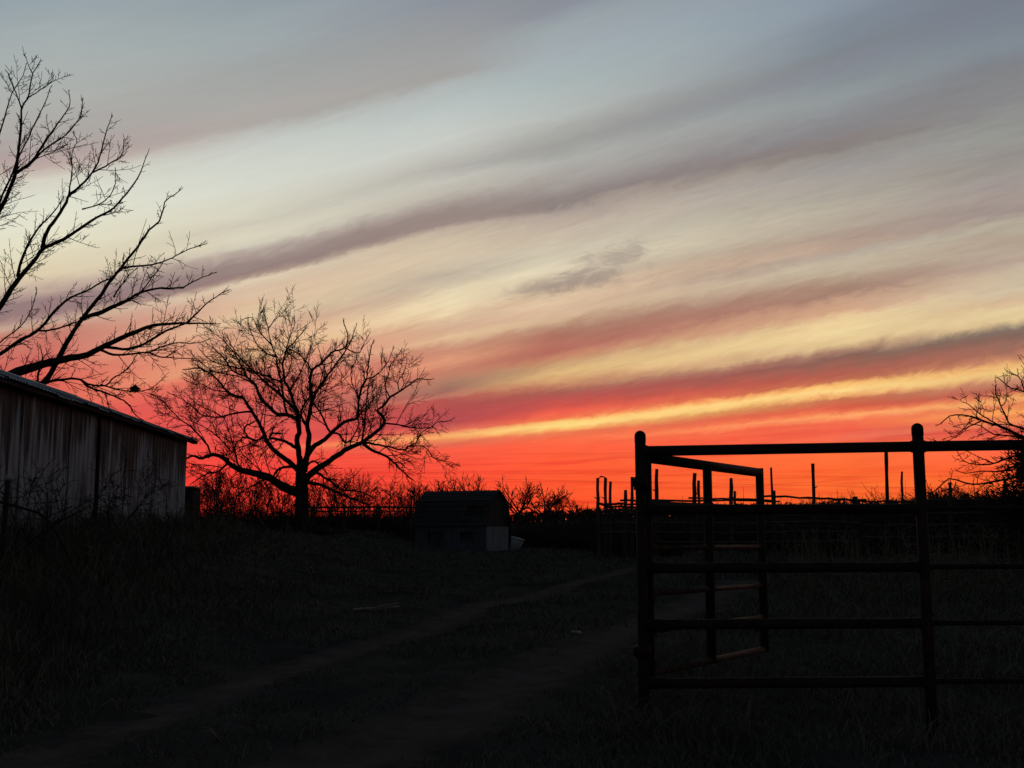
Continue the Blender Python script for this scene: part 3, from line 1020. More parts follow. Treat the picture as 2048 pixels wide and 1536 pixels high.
def corral(name, label, posts, rails, Y):
    """posts: (px_top, py_top, px_base, width_px, dY); rails: (list of (px,py), width_px, dY)"""
    x0 = P(posts[0][0], 1060, Y)[0]
    root = empty(name, (x0, Y, gz1(x0, Y)))
    o = np.array(root.location)
    tag(root, label, 'fence')
    for pt, py, pb, w, dY in posts:
        yy = Y + dY
        a, b = P(pt, py, yy), P(pb, 1090, yy)
        b[2] = gz1(b[0], yy) - .1
        T = Tubes()
        r = w * yy / F / 2 * 1.2
        rough_pole(T, b - o, a - o, r * 1.12, r * .92)
        if w > 5.5:       # stub of a cut limb
            q = a * .75 + b * .25
            rough_pole(T, q - o, q - o + (RNG.choice([-1, 1]) * r * 2.1, -.02, r * 1.2), r * .35, r * .25, 3, .002, 5)
        link('post', T.mesh('post'), M['post'], root)
    for pts, w, dY in rails:
        yy = Y + dY
        p = spline([P(x, y, yy) for x, y in pts], max(6, 3 * len(pts)))
        p[1:-1] += RNG.normal(0, .012, (len(p) - 2, 3))
        T = Tubes()
        r = w * yy / F / 2
        T.add(p - o, r * 1.25 * (1 + RNG.normal(0, .09, len(p))), 7)
        link('rail', T.mesh('rail'), M['post'], root)


corral('loading_chute', 'narrow chute of crooked cedar posts and poles left of the pipe gate',
       [(1195.5, 956, 1197, 6, -2.0), (1211, 956, 1209, 6, .2), (1221, 963, 1219, 5, -1.2), (1251, 980, 1250, 6, -.6), (1264, 954, 1262, 5.5, .8)],
       [([(1193, 1006), (1215, 1009), (1252, 1007)], 4.5, -1.6), ([(1196, 1025), (1222, 1020), (1272, 1021)], 4, -1.7), ([(1208, 1014), (1240, 1013), (1278, 1014)], 4, .2),
        ([(1212, 1031), (1250, 1028), (1280, 1030)], 4, .4), ([(1218, 1019), (1232, 1023), (1275, 1029)], 3, -.9), ([(1194, 1048), (1225, 1046), (1285, 1047)], 4, -1.7),
        ([(1194, 1067), (1240, 1064), (1285, 1066)], 4, -1.7), ([(1199, 956), (1202, 953.5), (1208, 954.5), (1212, 957)], 2, -.8), ([(1240, 1001), (1300, 1001), (1388, 1002)], 3.5, .9)], 38.0)
corral('pole_corral', 'long cedar pole corral with tall uneven posts behind the pipe gate',
       [(1313.5, 938, 1312, 6.5, 0), (1389.5, 946, 1386, 7, .1), (1462, 956, 1461, 7, 0), (1548, 981, 1549, 5.5, 0), (1625.5, 927, 1630, 6, 0), (1710, 993, 1710, 9, .2), (1804, 943, 1807, 4, .2), (1900, 965, 1902, 6, 0), (2010, 960, 2012, 6, 0)],
       [([(1250, 1009), (1320, 1008), (1420, 1014)], 3.5, -.1), ([(1377, 996), (1440, 997), (1514, 999)], 3, .1), ([(1470, 1008), (1520, 1012), (1560, 1012)], 3, -.1),
        ([(1512, 1000), (1550, 1000)], 2.8, .2), ([(1525, 993), (1560, 993), (1608, 996), (1634, 997), (1732, 1000)], 3.6, -.1), ([(1700, 1001), (1770, 1003), (1836, 1002)], 3, .1), ([(1830, 1003), (1900, 1000), (2060, 1004)], 3.6, 0)]
       + [([(1300, y0), (1460, y0 + 2), (1620, y0 - 1), (1720, y0 + 1)], 3.6, -.1) for y0 in (1026, 1045, 1064, 1083)]
       + [([(1700, y0), (1810, y0 + 1), (1950, y0 - 2), (2070, y0)], 3.6, .1) for y0 in (1028, 1050, 1074)], 38.5)
corral('back_corral', 'second row of thin cedar posts standing farther back in the corral',
       [(1397, 961, 1397, 5, 0), (1469.5, 982, 1469, 4.5, 0), (1542, 935, 1550, 4, 0), (1688, 996, 1688, 4, 0)],
       [([(1390, 1002), (1470, 1001), (1560, 1003)], 2.8, 0), ([(1385, 1030), (1540, 1031), (1700, 1029)], 3, 0), ([(1385, 1052), (1540, 1051), (1700, 1054)], 3, 0)], 43.0)


def single_post(name, label, px, py, pb, w, Y, mat='post', cat='post', sq=False):
    a, b = P(px, py, Y), P(pb, 1090, Y)
    b[2] = gz1(b[0], Y) - .1
    root = None
    T = Tubes()
    r = w * Y / F / 2
    rough_pole(T, b - b, a - b, r, r * .98, 9, .003 if sq else .012, 4 if sq else 7)
    o = link(name, T.mesh(name, not sq), M[mat])
    o.location = b
    return tag(o, label, cat)


single_post('tall_pole', 'tall straight squared timber pole left of the right fence post', 1772, 893, 1776, 7.5, 37.0, 'darkwood', 'pole', True)

# rail fence between the big tree and the shed
def yard_fence():
    Y = 55.0
    x0 = P(612, 1016, Y)[0]
    root = empty('yard_fence', (x0, Y, gz1(x0, Y)))
    o = np.array(root.location)
    tag(root, 'low two rail fence from the big bare tree to the small shed', 'fence')
    for px in (628, 690, 757, 822):
        a = P(px, 1009, Y)
        b = a.copy()
        b[2] = gz1(b[0], Y) - .1
        T = Tubes()
        rough_pole(T, b - o, a - o, .07, .06)
        link('post', T.mesh('post'), M['post'], root)
    for y0, w in ((1014, 4), (1022, 2.5)):
        T = Tubes()
        p = spline([P(610, y0 + 1, Y), P(700, y0 + .5, Y), P(765, y0, Y), P(834, y0 + 1, Y)], 14)
        T.add(p - o, w * Y / F / 2, 7)
        link('rail', T.mesh('rail'), M['post'], root)


yard_fence()


def left_corner_fence():
    Y = 15.5
    a = P(17, 954, Y)
    z = gz1(a[0], Y)
    root = empty('capped_post', (a[0], Y, z))
    tag(root, 'dark fence post with a white cap in front of the barn wall', 'post')
    T = Tubes()
    rough_pole(T, (-.04, 0, -.1), (0, 0, a[2] - z - .03), .038, .036, 7, .006, 9)
    link('shaft', T.mesh('shaft'), M['darkwood'], root)
    T = Tubes()
    T.add([(0, 0, a[2] - z - .05), (0, 0, a[2] - z + .0), (0, 0, a[2] - z + .025)], [.05, .055, .03], 12)
    link('cap', T.mesh('cap'), M['white'], root)
    p0, p1 = P(-40, 995, Y - .12), P(172, 1081, Y + .6)
    p1[2] = gz1(p1[0], p1[1]) + .02
    T = Tubes()
    p = spline([p0, P(40, 1015, Y - .1), P(100, 1045, Y + .2), p1], 14)
    T.add(p - p1, np.linspace(.022, .013, 14), 7)
    o = link('fallen_pole', T.mesh('fallen_pole'), M['bark'])
    o.location = p1
    tag(o, 'thin dark pole slanting down from the white capped post into the weeds', 'pole')


left_corner_fence()

# ------------------------------------------------------------------ trees
def perp(d, rng):
    v = rng.normal(0, 1, 3)
    v -= d * np.dot(v, d)
    return v / (np.linalg.norm(v) + 1e-9)


def grow(T, p, d, L, r, lvl, rng, prm):
    n = 5 if lvl > 1 else 4
    step = L / (n - 1)
    pts, dirs = [np.array(p)], [np.array(d)]
    for i in range(n - 1):
        d = d + rng.normal(0, prm['wob'], 3) + np.array((0, 0, prm['up']))
        d = d / np.linalg.norm(d)
        pts.append(pts[-1] + d * step)
        dirs.append(d)
    rt = max(r * prm['taper'], prm['rmin'])
    rad = np.linspace(r, rt, n)
    T.add(pts, rad, 5 if r > .04 else 3)
    if lvl <= 0 or L < prm['lmin']:
        return
    k = max(2, int(round(prm['kids'] * rng.uniform(.7, 1.3) * (1.0 if lvl > 1 else .8))))
    for j in range(k):
        t = (j + rng.uniform(.3, .9)) / k
        t = .22 + .78 * t
        f = t * (n - 1)
        i = min(int(f), n - 2)
        q = pts[i] + (pts[i + 1] - pts[i]) * (f - i)
        dd = dirs[i + 1]
        ang = math.radians(rng.uniform(*prm['ang']))
        nd = dd * math.cos(ang) + perp(dd, rng) * math.sin(ang)
        nd = nd * prm['flat']
        nd = nd / np.linalg.norm(nd)
        rr = np.interp(f, range(n), rad)
        grow(T, q, nd, L * rng.uniform(*prm['len']) * (1.12 - .45 * t), max(rr * prm['rad'], prm['rmin']), lvl - 1, rng, prm)
    # the leader goes on as a fork
    grow(T, pts[-1], d, L * .55, rt, lvl - 1, rng, prm)


def traced_tree(name, label, Y, trunk, limbs, prm, seed, dens=1.0, lvl=3, ground_px=None):
    """trunk and main limbs follow the tree in the photograph and lean toward and away from the viewer; the rest grows"""
    rng = np.random.default_rng(seed)
    bpx = trunk[0][0]
    x0 = P(bpx, 1050, Y)[0]
    g = gz1(x0, Y)
    root = empty(name, (x0, Y, g))
    o = np.array(root.location)
    tag(root, label, 'tree')
    s = Y / F
    T = Tubes()
    pts = np.array([P(x, y, Y) for x, y, w in trunk])
    pts[0, 2] = g - .1
    wd = np.array([w for _, _, w in trunk])
    p = spline(pts, 14)
    wr = np.interp(np.linspace(0, 1, 14), np.linspace(0, 1, len(wd)), wd) * s / 2
    T.add(p - o, wr * (1 + rng.normal(0, .02, 14)), 14)
    link('trunk', T.mesh('trunk'), M['bark'], root)
    tw = Tubes()
    for px_pts, w0, w1, lean in limbs:
        n = max(8, 3 * len(px_pts))
        q = spline(np.array(px_pts, float), n)
        q += rng.normal(0, .5, q.shape) * (np.arange(n) > 1)[:, None]
        d = np.concatenate([[0], np.cumsum(np.linalg.norm(np.diff(q, axis=0), axis=1))]) * s
        off = lean[0] + (lean[1] - lean[0]) * d / d[-1] + np.cumsum(rng.normal(0, .05, n)) * (d / d[-1])
        pts = np.array([P(x, y, Y + oy) for (x, y), oy in zip(q, off)])
        u = np.linspace(0, 1, n)
        rad = (w0 + (w1 - w0) * u ** .75) * s / 2
        T = Tubes()
        T.add(pts - o, rad * (1 + rng.normal(0, .04, n)), 9 if w0 > 6 else 6)
        link('limb', T.mesh('limb'), M['bark'], root)
        # side shoots
        tl = d[-1]
        k = int(tl * prm['per_m'] * dens) + 2
        for j in range(k):
            t = (.12 if w0 < 8 else .25) + (1 - (.12 if w0 < 8 else .25)) * (j + rng.uniform(0, 1)) / k
            f = t * (n - 1)
            i = min(int(f), n - 2)
            pq = pts[i] + (pts[i + 1] - pts[i]) * (f - i)
            dd = pts[i + 1] - pts[i]
            dd /= np.linalg.norm(dd)
            ang = math.radians(rng.uniform(28, 68))
            nd = dd * math.cos(ang) + perp(dd, rng) * math.sin(ang) + np.array((0, 0, .12))
            nd /= np.linalg.norm(nd)
            rr = np.interp(f, range(n), rad)
            grow(tw, pq - o, nd, prm['shoot'] * rng.uniform(.35, 1.3) * (1.35 - 1.08 * t), min(rr * .6, prm['rshoot']), lvl - (1 if rng.uniform() < .35 else 0), rng, prm)
        dd = pts[-1] - pts[-2]
        dd /= np.linalg.norm(dd)
        for j in range(2):
            nd = dd + rng.normal(0, .25, 3)
            grow(tw, pts[-1] - o, nd / np.linalg.norm(nd), prm['shoot'] * .2, rad[-1], lvl - 2, rng, prm)
    link('twigs', tw.mesh('twigs'), M['twig'], root)
    return root


def z4(*pts):
    return [(280 + .3125 * x, 580 + .3125 * y) for x, y in pts]


def z2(*pts):
    return [(.2344 * x, 420 + .2344 * y) for x, y in pts]


def z1(*pts):
    return [(.2344 * x, 60 + .2344 * y) for x, y in pts]


PRM_C = dict(wob=.08, up=.025, taper=.5, rmin=.008, lmin=.25, kids=3.5, ang=(28, 64), len=(.45, .72), rad=.62, flat=np.array((1, .8, 1)), per_m=3.7, shoot=1.0, rshoot=.028)
center_limbs = [
    (z4((1020, 1300), (900, 1250), (830, 1200), (740, 1175), (640, 1150), (570, 1110), (520, 1065), (460, 1055), (390, 1080), (340, 1060), (310, 1075)), 22, 4, (0, -1.6)),
    (z4((995, 1130), (940, 1132), (880, 1152), (842, 1200), (760, 1230), (680, 1275), (640, 1300)), 6.5, 2, (-.2, -1.5)),
    (z4((1010, 1150), (930, 1080), (870, 1040), (820, 980), (790, 910), (760, 850), (720, 780), (690, 740), (660, 690), (620, 678), (560, 650), (480, 560), (380, 500), (290, 510)), 12, 2.2, (0, 1.8)),
    (z4((725, 785), (690, 778), (600, 790), (500, 815), (400, 800), (300, 720), (190, 660)), 5, 1.6, (1.2, 2.4)),
    (z4((795, 935), (745, 965), (690, 940), (668, 880), (720, 850)), 5, 3, (.8, .4)),
    (z4((745, 965), (670, 940), (620, 980), (590, 1040), (540, 1060)), 4.5, 2, (.8, .2)),
    (z4((1005, 1012), (950, 980), (900, 960), (830, 945), (850, 915), (880, 920)), 8, 4, (-.1, -.9)),
    (z4((1030, 1180), (1020, 1060), (1005, 960), (1020, 900), (1010, 840), (990, 820), (940, 800), (870, 790), (820, 740), (770, 690), (740, 610), (690, 560), (600, 520), (540, 440), (480, 380)), 14, 2, (0, -1.8)),
    (z4((1020, 910), (1015, 800), (990, 740), (960, 650), (930, 590), (915, 500), (930, 400), (980, 340), (1060, 250)), 9, 1.8, (-.4, 1.5)),
    (z4((1000, 775), (930, 700), (860, 640), (790, 580), (740, 530), (660, 460), (600, 380), (560, 300)), 7.5, 1.8, (0, -1.6)),
    (z4((940, 795), (915, 680), (905, 590), (880, 500), (870, 420), (840, 350), (820, 250), (795, 155)), 6, 1.5, (-.6, .6)),
    (z4((905, 590), (820, 552), (740, 528), (640, 500), (540, 480), (440, 440), (380, 380)), 4.5, 1.5, (-.3, -1.7)),
    (z4((870, 430), (800, 400), (740, 330), (700, 240), (690, 200)), 3.5, 1.4, (0, -.8)),
    (z4((1050, 1160), (1075, 1020), (1080, 930), (1070, 850), (1090, 770), (1100, 680), (1090, 600), (1100, 520), (1160, 470), (1230, 400), (1310, 370), (1330, 310), (1322, 260), (1305, 205)), 14, 1.8, (0, 1.2)),
    (z4((1090, 745), (1130, 650), (1200, 550), (1250, 480), (1310, 400), (1345, 345), (1380, 240)), 7, 1.6, (.3, -1.2)),
    (z4((1060, 860), (1030, 790), (1070, 700), (1130, 640), (1190, 600)), 6, 2, (.2, -.8)),
    (z4((1078, 1050), (1110, 1005), (1170, 965), (1220, 920), (1270, 870), (1330, 835), (1390, 820), (1400, 700), (1420, 620), (1450, 570), (1460, 480), (1476, 390), (1492, 335)), 11, 1.8, (.1, -1.7)),
    (z4((1222, 920), (1190, 860), (1150, 780), (1110, 730)), 5, 3.5, (-.4, .2)),
    (z4((1220, 915), (1270, 920), (1310, 975), (1360, 945), (1400, 860), (1390, 800)), 5, 2, (-.4, -1.4)),
    (z4((1100, 522), (1060, 450), (1000, 400), (940, 370), (900, 330)), 4, 1.6, (1, 2)),
    (z4((1055, 1210), (1140, 1140), (1230, 1080), (1320, 1020), (1420, 975), (1500, 920), (1560, 860), (1555, 810), (1520, 770), (1560, 740), (1600, 690), (1660, 650), (1720, 610), (1780, 570), (1860, 575)), 15, 2, (0, 1.9)),
    (z4((1560, 852), (1640, 860), (1720, 880), (1790, 885), (1850, 880), (1900, 850), (1970, 838)), 4.5, 1.5, (1.4, .6)),
    (z4((1422, 978), (1500, 985), (1600, 1005), (1690, 1025), (1712, 1000), (1760, 982), (1800, 920), (1850, 880)), 6, 1.8, (1.0, .2)),
    (z4((1430, 985), (1490, 1030), (1570, 1060), (1630, 1110), (1700, 1180), (1740, 1215)), 8, 2.4, (1.0, 2.2)),
    (z4((1712, 1000), (1800, 1000), (1850, 1030), (1880, 1080), (1980, 1100), (2030, 1125)), 3, 1.2, (.4, .2)),
    (z4((1420, 968), (1440, 850), (1450, 700), (1465, 600), (1480, 540)), 5, 2.2, (1, 1.2)),
    (z4((1600, 690), (1570, 620), (1590, 540), (1610, 470), (1660, 400)), 3.5, 1.3, (1.6, 1.2)),
    (z4((1660, 650), (1650, 590), (1690, 520), (1710, 450)), 3, 1.2, (1.7, 2.3)),
    (z4((1110, 1160), (1160, 1185), (1240, 1240), (1290, 1280), (1400, 1290), (1500, 1330)), 6.5, 2, (.3, 1.6)),
    (z4((1065, 1230), (1150, 1245), (1230, 1280), (1340, 1330), (1450, 1370)), 8.5, 3, (-.2, -1.6)),
    (z4((455, 1055), (420, 980), (330, 880), (250, 820), (150, 720), (85, 675)), 4.5, 1.5, (-1.2, -.5)),
    (z4((640, 1155), (600, 1010), (570, 900), (540, 820)), 4, 1.6, (-.8, .2)),
    (z4((560, 1110), (500, 1160), (420, 1180), (340, 1230)), 5, 2, (-1, -2)),
    (z4((1060, 1130), (1110, 1095), (1150, 1120), (1175, 1150)), 5, 3, (.2, .9)),
    (z4((690, 560), (640, 470), (600, 400), (540, 330), (480, 280), (430, 240)), 3.2, 1.3, (-1.2, -2.2)),
    (z4((740, 610), (650, 560), (560, 540), (470, 520), (360, 440), (330, 400)), 3.4, 1.3, (-1, .2)),
    (z4((560, 650), (470, 640), (380, 590), (290, 540)), 3.2, 1.2, (1.4, 2.2)),
    (z4((840, 350), (760, 260), (720, 180), (670, 185)), 3, 1.2, (.2, -.8)),
    (z4((820, 250), (855, 200), (895, 165)), 2.6, 1.2, (.4, 1)),
    (z4((930, 400), (960, 300), (985, 240), (992, 190)), 3, 1.2, (.9, .4)),
    (z4((1400, 700), (1360, 600), (1350, 520), (1380, 450)), 3.2, 1.3, (-1, -.2)),
    (z4((1450, 570), (1520, 540), (1580, 470), (1620, 385)), 3, 1.2, (-1.2, -2)),
    (z4((1390, 820), (1440, 760), (1500, 690), (1530, 620)), 3.2, 1.3, (-1.1, .2)),
    (z4((1310, 370), (1400, 400), (1440, 330), (1462, 290)), 3, 1.2, (.8, 1.6)),
    (z4((590, 1040), (520, 960), (450, 900), (350, 850), (250, 800)), 3.4, 1.3, (0, -1)),
    (z4((540, 820), (470, 780), (380, 740), (280, 650)), 3.2, 1.2, (0, 1.4)),
    (z4((1100, 600), (1180, 640), (1260, 610), (1320, 560)), 3, 1.2, (.6, 2)),
    (z4((960, 650), (1010, 560), (1050, 480), (1088, 390), (1098, 300)), 3.4, 1.2, (.2, -1.4)),
]
traced_tree('spreading_tree', 'big bare spreading tree against the red sky between barn and shed', 46.0,
            [(603, 1060, 36), (603, 1020, 28), (604, 985, 27), (602, 945, 23), (603, 920, 18)], center_limbs, PRM_C, 3)

PRM_L = dict(wob=.075, up=.04, taper=.55, rmin=.010, lmin=.25, kids=3.4, ang=(30, 70), len=(.38, .66), rad=.62, flat=np.array((1, .8, 1)), per_m=3.0, shoot=.88, rshoot=.022)
left_limbs = [
    ([(-165, 830)] + z2((80, 1410), (260, 1350), (430, 1300), (560, 1270), (730, 1240), (830, 1190), (980, 1120), (1180, 1030), (1350, 980), (1600, 965), (1850, 975)), 32, 2, (0, -2)),
    (z2((890, 1165), (1080, 1190), (1250, 1130), (1420, 1030), (1580, 970), (1680, 880), (1800, 770), (1935, 685)), 7, 1.8, (-1, -2.5)),
    (z2((850, 1190), (1000, 1240), (1200, 1215), (1270, 1215), (1400, 1160), (1530, 1130), (1650, 1140), (1780, 1105)), 6, 1.6, (-1, .5)),
    (z2((1270, 1215), (1350, 1250), (1500, 1265), (1660, 1270)), 4, 1.5, (-.6, -1.6)),
    ([(-150, 960), (20, 830)] + z2((350, 1500), (430, 1400), (480, 1300), (550, 1170), (620, 1050), (690, 940), (760, 850), (850, 740), (930, 620), (1020, 510), (1090, 420), (1180, 310), (1250, 200), (1350, 100), (1390, 0)) + z1((1400, 1470), (1450, 1430), (1540, 1370)), 22, 1.8, (0, 1.5)),
    (z2((690, 930), (800, 890), (950, 830), (1080, 770), (1200, 700), (1350, 670), (1550, 660), (1650, 610), (1820, 535)), 9, 1.6, (.6, -1)),
    (z2((700, 920), (850, 890), (980, 830), (1160, 740), (1230, 660), (1330, 540), (1400, 430)), 6, 1.6, (.6, 2.2)),
    (z2((970, 745), (1000, 690), (1100, 560), (1180, 480)), 4, 1.5, (0, .6)),
    (z2((1040, 495), (1150, 480), (1330, 460), (1480, 400), (1600, 340), (1750, 290)), 5, 1.4, (.9, 0)),
    ([(-160, 800)] + z2((-200, 1330), (0, 1230), (160, 1120), (320, 1030), (410, 930), (510, 820), (620, 740), (760, 680), (880, 610), (960, 570), (1080, 470)), 13, 2, (0, -1.2)),
    (z2((320, 1030), (430, 1025), (530, 1000), (640, 960)), 5, 3, (-.6, .8)),
    ([(-130, 740)] + z2((-150, 970), (0, 830), (100, 660), (200, 540), (310, 410), (380, 320), (500, 270), (650, 180), (780, 90), (950, 0)) + z1((1060, 1420), (1150, 1300), (1210, 1190), (1240, 1100), (1262, 1045)), 18, 1.6, (0, 1.4)),
    (z2((150, 570), (180, 440), (240, 300), (330, 150), (430, 50), (540, -100)), 7, 1.8, (.5, -1)),
    (z2((360, 330), (400, 180), (530, 0)) + z1((590, 1410), (640, 1370), (790, 1215), (850, 1080), (900, 900), (950, 745)), 9, 1.5, (.7, -.4)),
    (z1((790, 1215), (910, 1155), (1040, 1060), (1062, 920)), 4, 1.4, (0, .6)),
    (z1((590, 1410), (612, 1200), (615, 1050), (655, 960), (635, 890)), 3.5, 1.4, (.2, -.9)),
    (z1((700, 1530), (860, 1480), (960, 1380), (985, 1280), (988, 1200)), 3.5, 1.4, (0, .9)),
    ([(-110, 620), (-60, 530)] + z1((-60, 1620), (20, 1500), (70, 1380), (130, 1230), (155, 1050), (180, 800), (185, 670), (240, 570), (270, 400), (275, 370), (320, 310), (340, 275)), 17, 1.5, (0, -1)),
    (z1((140, 1220), (270, 1120), (380, 960), (500, 790), (590, 660), (600, 600), (588, 530)), 7, 1.5, (-.5, .8)),
    (z1((225, 1175), (400, 1000), (560, 900), (670, 760), (710, 610)), 5, 1.4, (-.3, -1.4)),
    (z1((275, 370), (240, 290), (222, 235)), 2.5, 1.2, (-1, -1.2)),
    (z1((185, 670), (130, 520), (85, 410), (70, 365)), 3.5, 1.3, (-.6, -1.4)),
    (z1((245, 575), (330, 520), (410, 470), (446, 430), (444, 400)), 3, 1.3, (-.8, -.2)),
    ([(-90, 560), (-40, 400)] + z1((0, 880), (60, 680), (100, 540), (180, 420), (208, 370), (218, 310)), 8, 1.5, (0, 1)),
    ([(-60, 560)] + z1((0, 1460), (90, 1260), (160, 1080), (240, 930), (300, 790), (380, 640), (430, 500)), 8, 1.5, (.3, 1.5)),
    (z2((300, 1480), (430, 1460), (620, 1440), (700, 1455), (760, 1490), (900, 1495), (960, 1440), (1080, 1360), (1170, 1230)), 7, 1.8, (0, -1.2)),
    (z2((700, 1455), (760, 1510), (900, 1560), (1000, 1600), (1090, 1650), (1150, 1740), (1200, 1780)), 6, 2, (-.3, .4)),
    (z2((860, 1490), (1000, 1530), (1100, 1545), (1240, 1540), (1320, 1500), (1385, 1445)), 4, 1.4, (-.6, -1.4)),
    (z2((320, 1470), (330, 1380), (360, 1280), (350, 1180)), 6, 1.5, (0, .6)),
    ([(-150, 820), (-60, 760)] + z2((0, 1130), (130, 1030), (230, 930), (290, 780), (310, 690)), 6, 1.5, (.2, 1.2)),
]
traced_tree('tall_tree', 'tall bare tree rising behind the metal barn roof at left', 45.0,
            [(-195, 1075, 60), (-190, 950, 48), (-175, 850, 44), (-140, 730, 36), (-105, 620, 26), (-80, 540, 18)], left_limbs, PRM_L, 7, lvl=2)


def z7(*pts):
    return [(1600 + .2995 * x, 720 + .2995 * y) for x, y in pts]


PRM_R = dict(wob=.14, up=.02, taper=.5, rmin=.0048, lmin=.12, kids=3.0, ang=(25, 60), len=(.42, .68), rad=.62, flat=np.array((1, .8, 1)), per_m=4.4, shoot=.42, rshoot=.011)
right_limbs = [
    ([(2190, 985)] + z7((1700, 620), (1500, 520), (1400, 470), (1330, 440), (1240, 415), (1130, 370), (1060, 368), (1000, 372), (935, 430)), 14, 1.6, (0, -.8)),
    ([(2180, 960)] + z7((1620, 530), (1500, 465), (1430, 440), (1390, 420), (1370, 370), (1340, 300), (1310, 230), (1305, 190)), 10, 2, (0, .6)),
    (z7((1312, 250), (1290, 250), (1265, 243)), 2.5, 1.3, (.5, .6)),
    (z7((1345, 305), (1365, 290), (1386, 240)), 2.5, 1.3, (.4, .2)),
    ([(2185, 930)] + z7((1620, 280), (1500, 215), (1400, 185), (1360, 150), (1325, 125)), 8, 1.8, (.2, -.5)),
    (z7((1500, 213), (1485, 150), (1458, 110), (1410, 85)), 3.5, 1.5, (-.1, .3)),
    (z7((1458, 112), (1455, 65)), 2, 1.3, (.2, .3)),
    (z7((1335, 440), (1200, 360), (1130, 300), (1070, 272), (1092, 250)), 4, 1.3, (-.4, .2)),
    ([(2190, 1000)] + z7((1650, 600), (1420, 510), (1300, 500), (1200, 435), (1110, 425), (1040, 440)), 8, 1.4, (.2, 1)),
    ([(2190, 1010)] + z7((1700, 640), (1500, 620), (1400, 650), (1300, 690), (1200, 700), (1100, 680), (1060, 628)), 10, 1.5, (-.2, -1)),
    ([(2190, 1020)] + z7((1700, 700), (1500, 690), (1350, 740), (1200, 745), (1100, 760), (1055, 740)), 9, 1.5, (-.1, .7)),
    ([(2190, 1030)] + z7((1650, 740), (1450, 780), (1300, 810), (1150, 830), (1000, 790), (930, 850), (865, 895)), 9, 1.8, (-.2, -1.2)),
    (z7((1200, 412), (1080, 470), (1040, 520), (980, 480)), 3, 1.2, (-.4, -1)),
    (z7((1290, 690), (1180, 640), (1120, 610)), 3, 1.2, (-.5, .3)),
]
traced_tree('leaning_tree', 'bare crooked branches reaching in over the fence at the right edge', 20.0,
            [(2200, 1080, 34), (2198, 1020, 30), (2192, 960, 22), (2186, 900, 14)], right_limbs, PRM_R, 9)


def nest():
    c = P(270, 778, 44.3)
    rng = np.random.default_rng(2)
    T = Tubes()
    for i in range(150):
        d = rng.normal(0, 1, 3)
        d /= np.linalg.norm(d)
        p = d * rng.uniform(0, .16) * np.array((1.1, .9, .8))
        e = rng.normal(0, 1, 3)
        e /= np.linalg.norm(e)
        T.add([p - e * .1, p, p + e * .12], [.012, .02, .006], 4)
    o = link('squirrel_nest', T.mesh('squirrel_nest'), M['nest'])
    o.location = c
    tag(o, 'small dark clump of twigs and leaves caught on a low branch above the barn roof', 'nest')


nest()


# bare saplings and small trees: a few built once, then copied
def sapling(seed, H, lvl=3, spread=.5, stems=1, rb=.05):
    rng = np.random.default_rng(seed)
    prm = dict(wob=.14, up=.06, taper=.5, rmin=.010, lmin=.22, kids=3.0, ang=(22, 55), len=(.42, .66), rad=.6, flat=np.array((1, 1, 1)))
    tr, tw = Tubes(), Tubes()
    for s in range(stems):
        d = np.array((rng.normal(0, .12 + .1 * (stems > 1)), rng.normal(0, .12 + .1 * (stems > 1)), 1.0))
        d /= np.linalg.norm(d)
        p = np.array((rng.normal(0, .1 * (stems > 1)), rng.normal(0, .1 * (stems > 1)), -.1))
        n = 9
        pts = [p]
        for i in range(n - 1):
            d = d + rng.normal(0, .07, 3) + np.array((0, 0, .05))
            d /= np.linalg.norm(d)
            pts.append(pts[-1] + d * H * .8 / (n - 1))
        rad = np.linspace(rb, rb * .25, n)
        tr.add(pts, rad, 7)
        pts = np.array(pts)
        for j in range(int(5 + H * 2.4)):
            t = .18 + .82 * (j + rng.uniform()) / int(5 + H * 2.4)
            f = t * (n - 1)
            i = min(int(f), n - 2)
            q = pts[i] + (pts[i + 1] - pts[i]) * (f - i)
            dd = pts[i + 1] - pts[i]
            dd /= np.linalg.norm(dd)
            a = math.radians(rng.uniform(25, 65))
            nd = dd * math.cos(a) + perp(dd, rng) * math.sin(a)
            grow(tw, q, nd, H * spread * rng.uniform(.35, .8) * (1.1 - .6 * t), np.interp(f, range(n), rad) * .55, lvl, rng, prm)
    return tr.mesh('trunk'), tw.mesh('crown')


PROTO = [sapling(21, 4.4, 2, .42), sapling(22, 5.0, 2, .40, 2), sapling(23, 3.6, 2, .5, 3, .04), sapling(24, 4.0, 2, .46), sapling(25, 3.0, 2, .55, 4, .03), sapling(26, 4.8, 2, .36, 1, .06)]


def small_oak(seed, H=5.0, lean=.1):
    """open crowned little tree: short trunk dividing into a few rising limbs"""
    rng = np.random.default_rng(seed)
    prm = dict(wob=.15, up=.05, taper=.5, rmin=.015, lmin=.22, kids=3.6, ang=(25, 58), len=(.45, .7), rad=.62, flat=np.array((1, 1, 1)))
    tr, tw = Tubes(), Tubes()
    top = np.array((lean * H, 0, H * .50))
    tr.add([(0, 0, -.2), top * .5 + (0, 0, .0), top], [.17, .14, .12], 8)
    k = 7
    for j in range(k):
        a = j * 6.28 / k + rng.uniform(-.4, .4)
        t = rng.uniform(.35, 1.25)
        d = np.array((math.cos(a) * t, math.sin(a) * t, 1.0))
        d /= np.linalg.norm(d)
        grow(tw, top * rng.uniform(.8, 1), d, H * rng.uniform(.26, .36), .07, 3, rng, prm)
    return tr.mesh('trunk'), tw.mesh('crown')


OAK = [small_oak(31, 5.0, .02), small_oak(32, 4.6, .14), small_oak(33, 4.6, -.05), small_oak(34, 4.2, .04)]


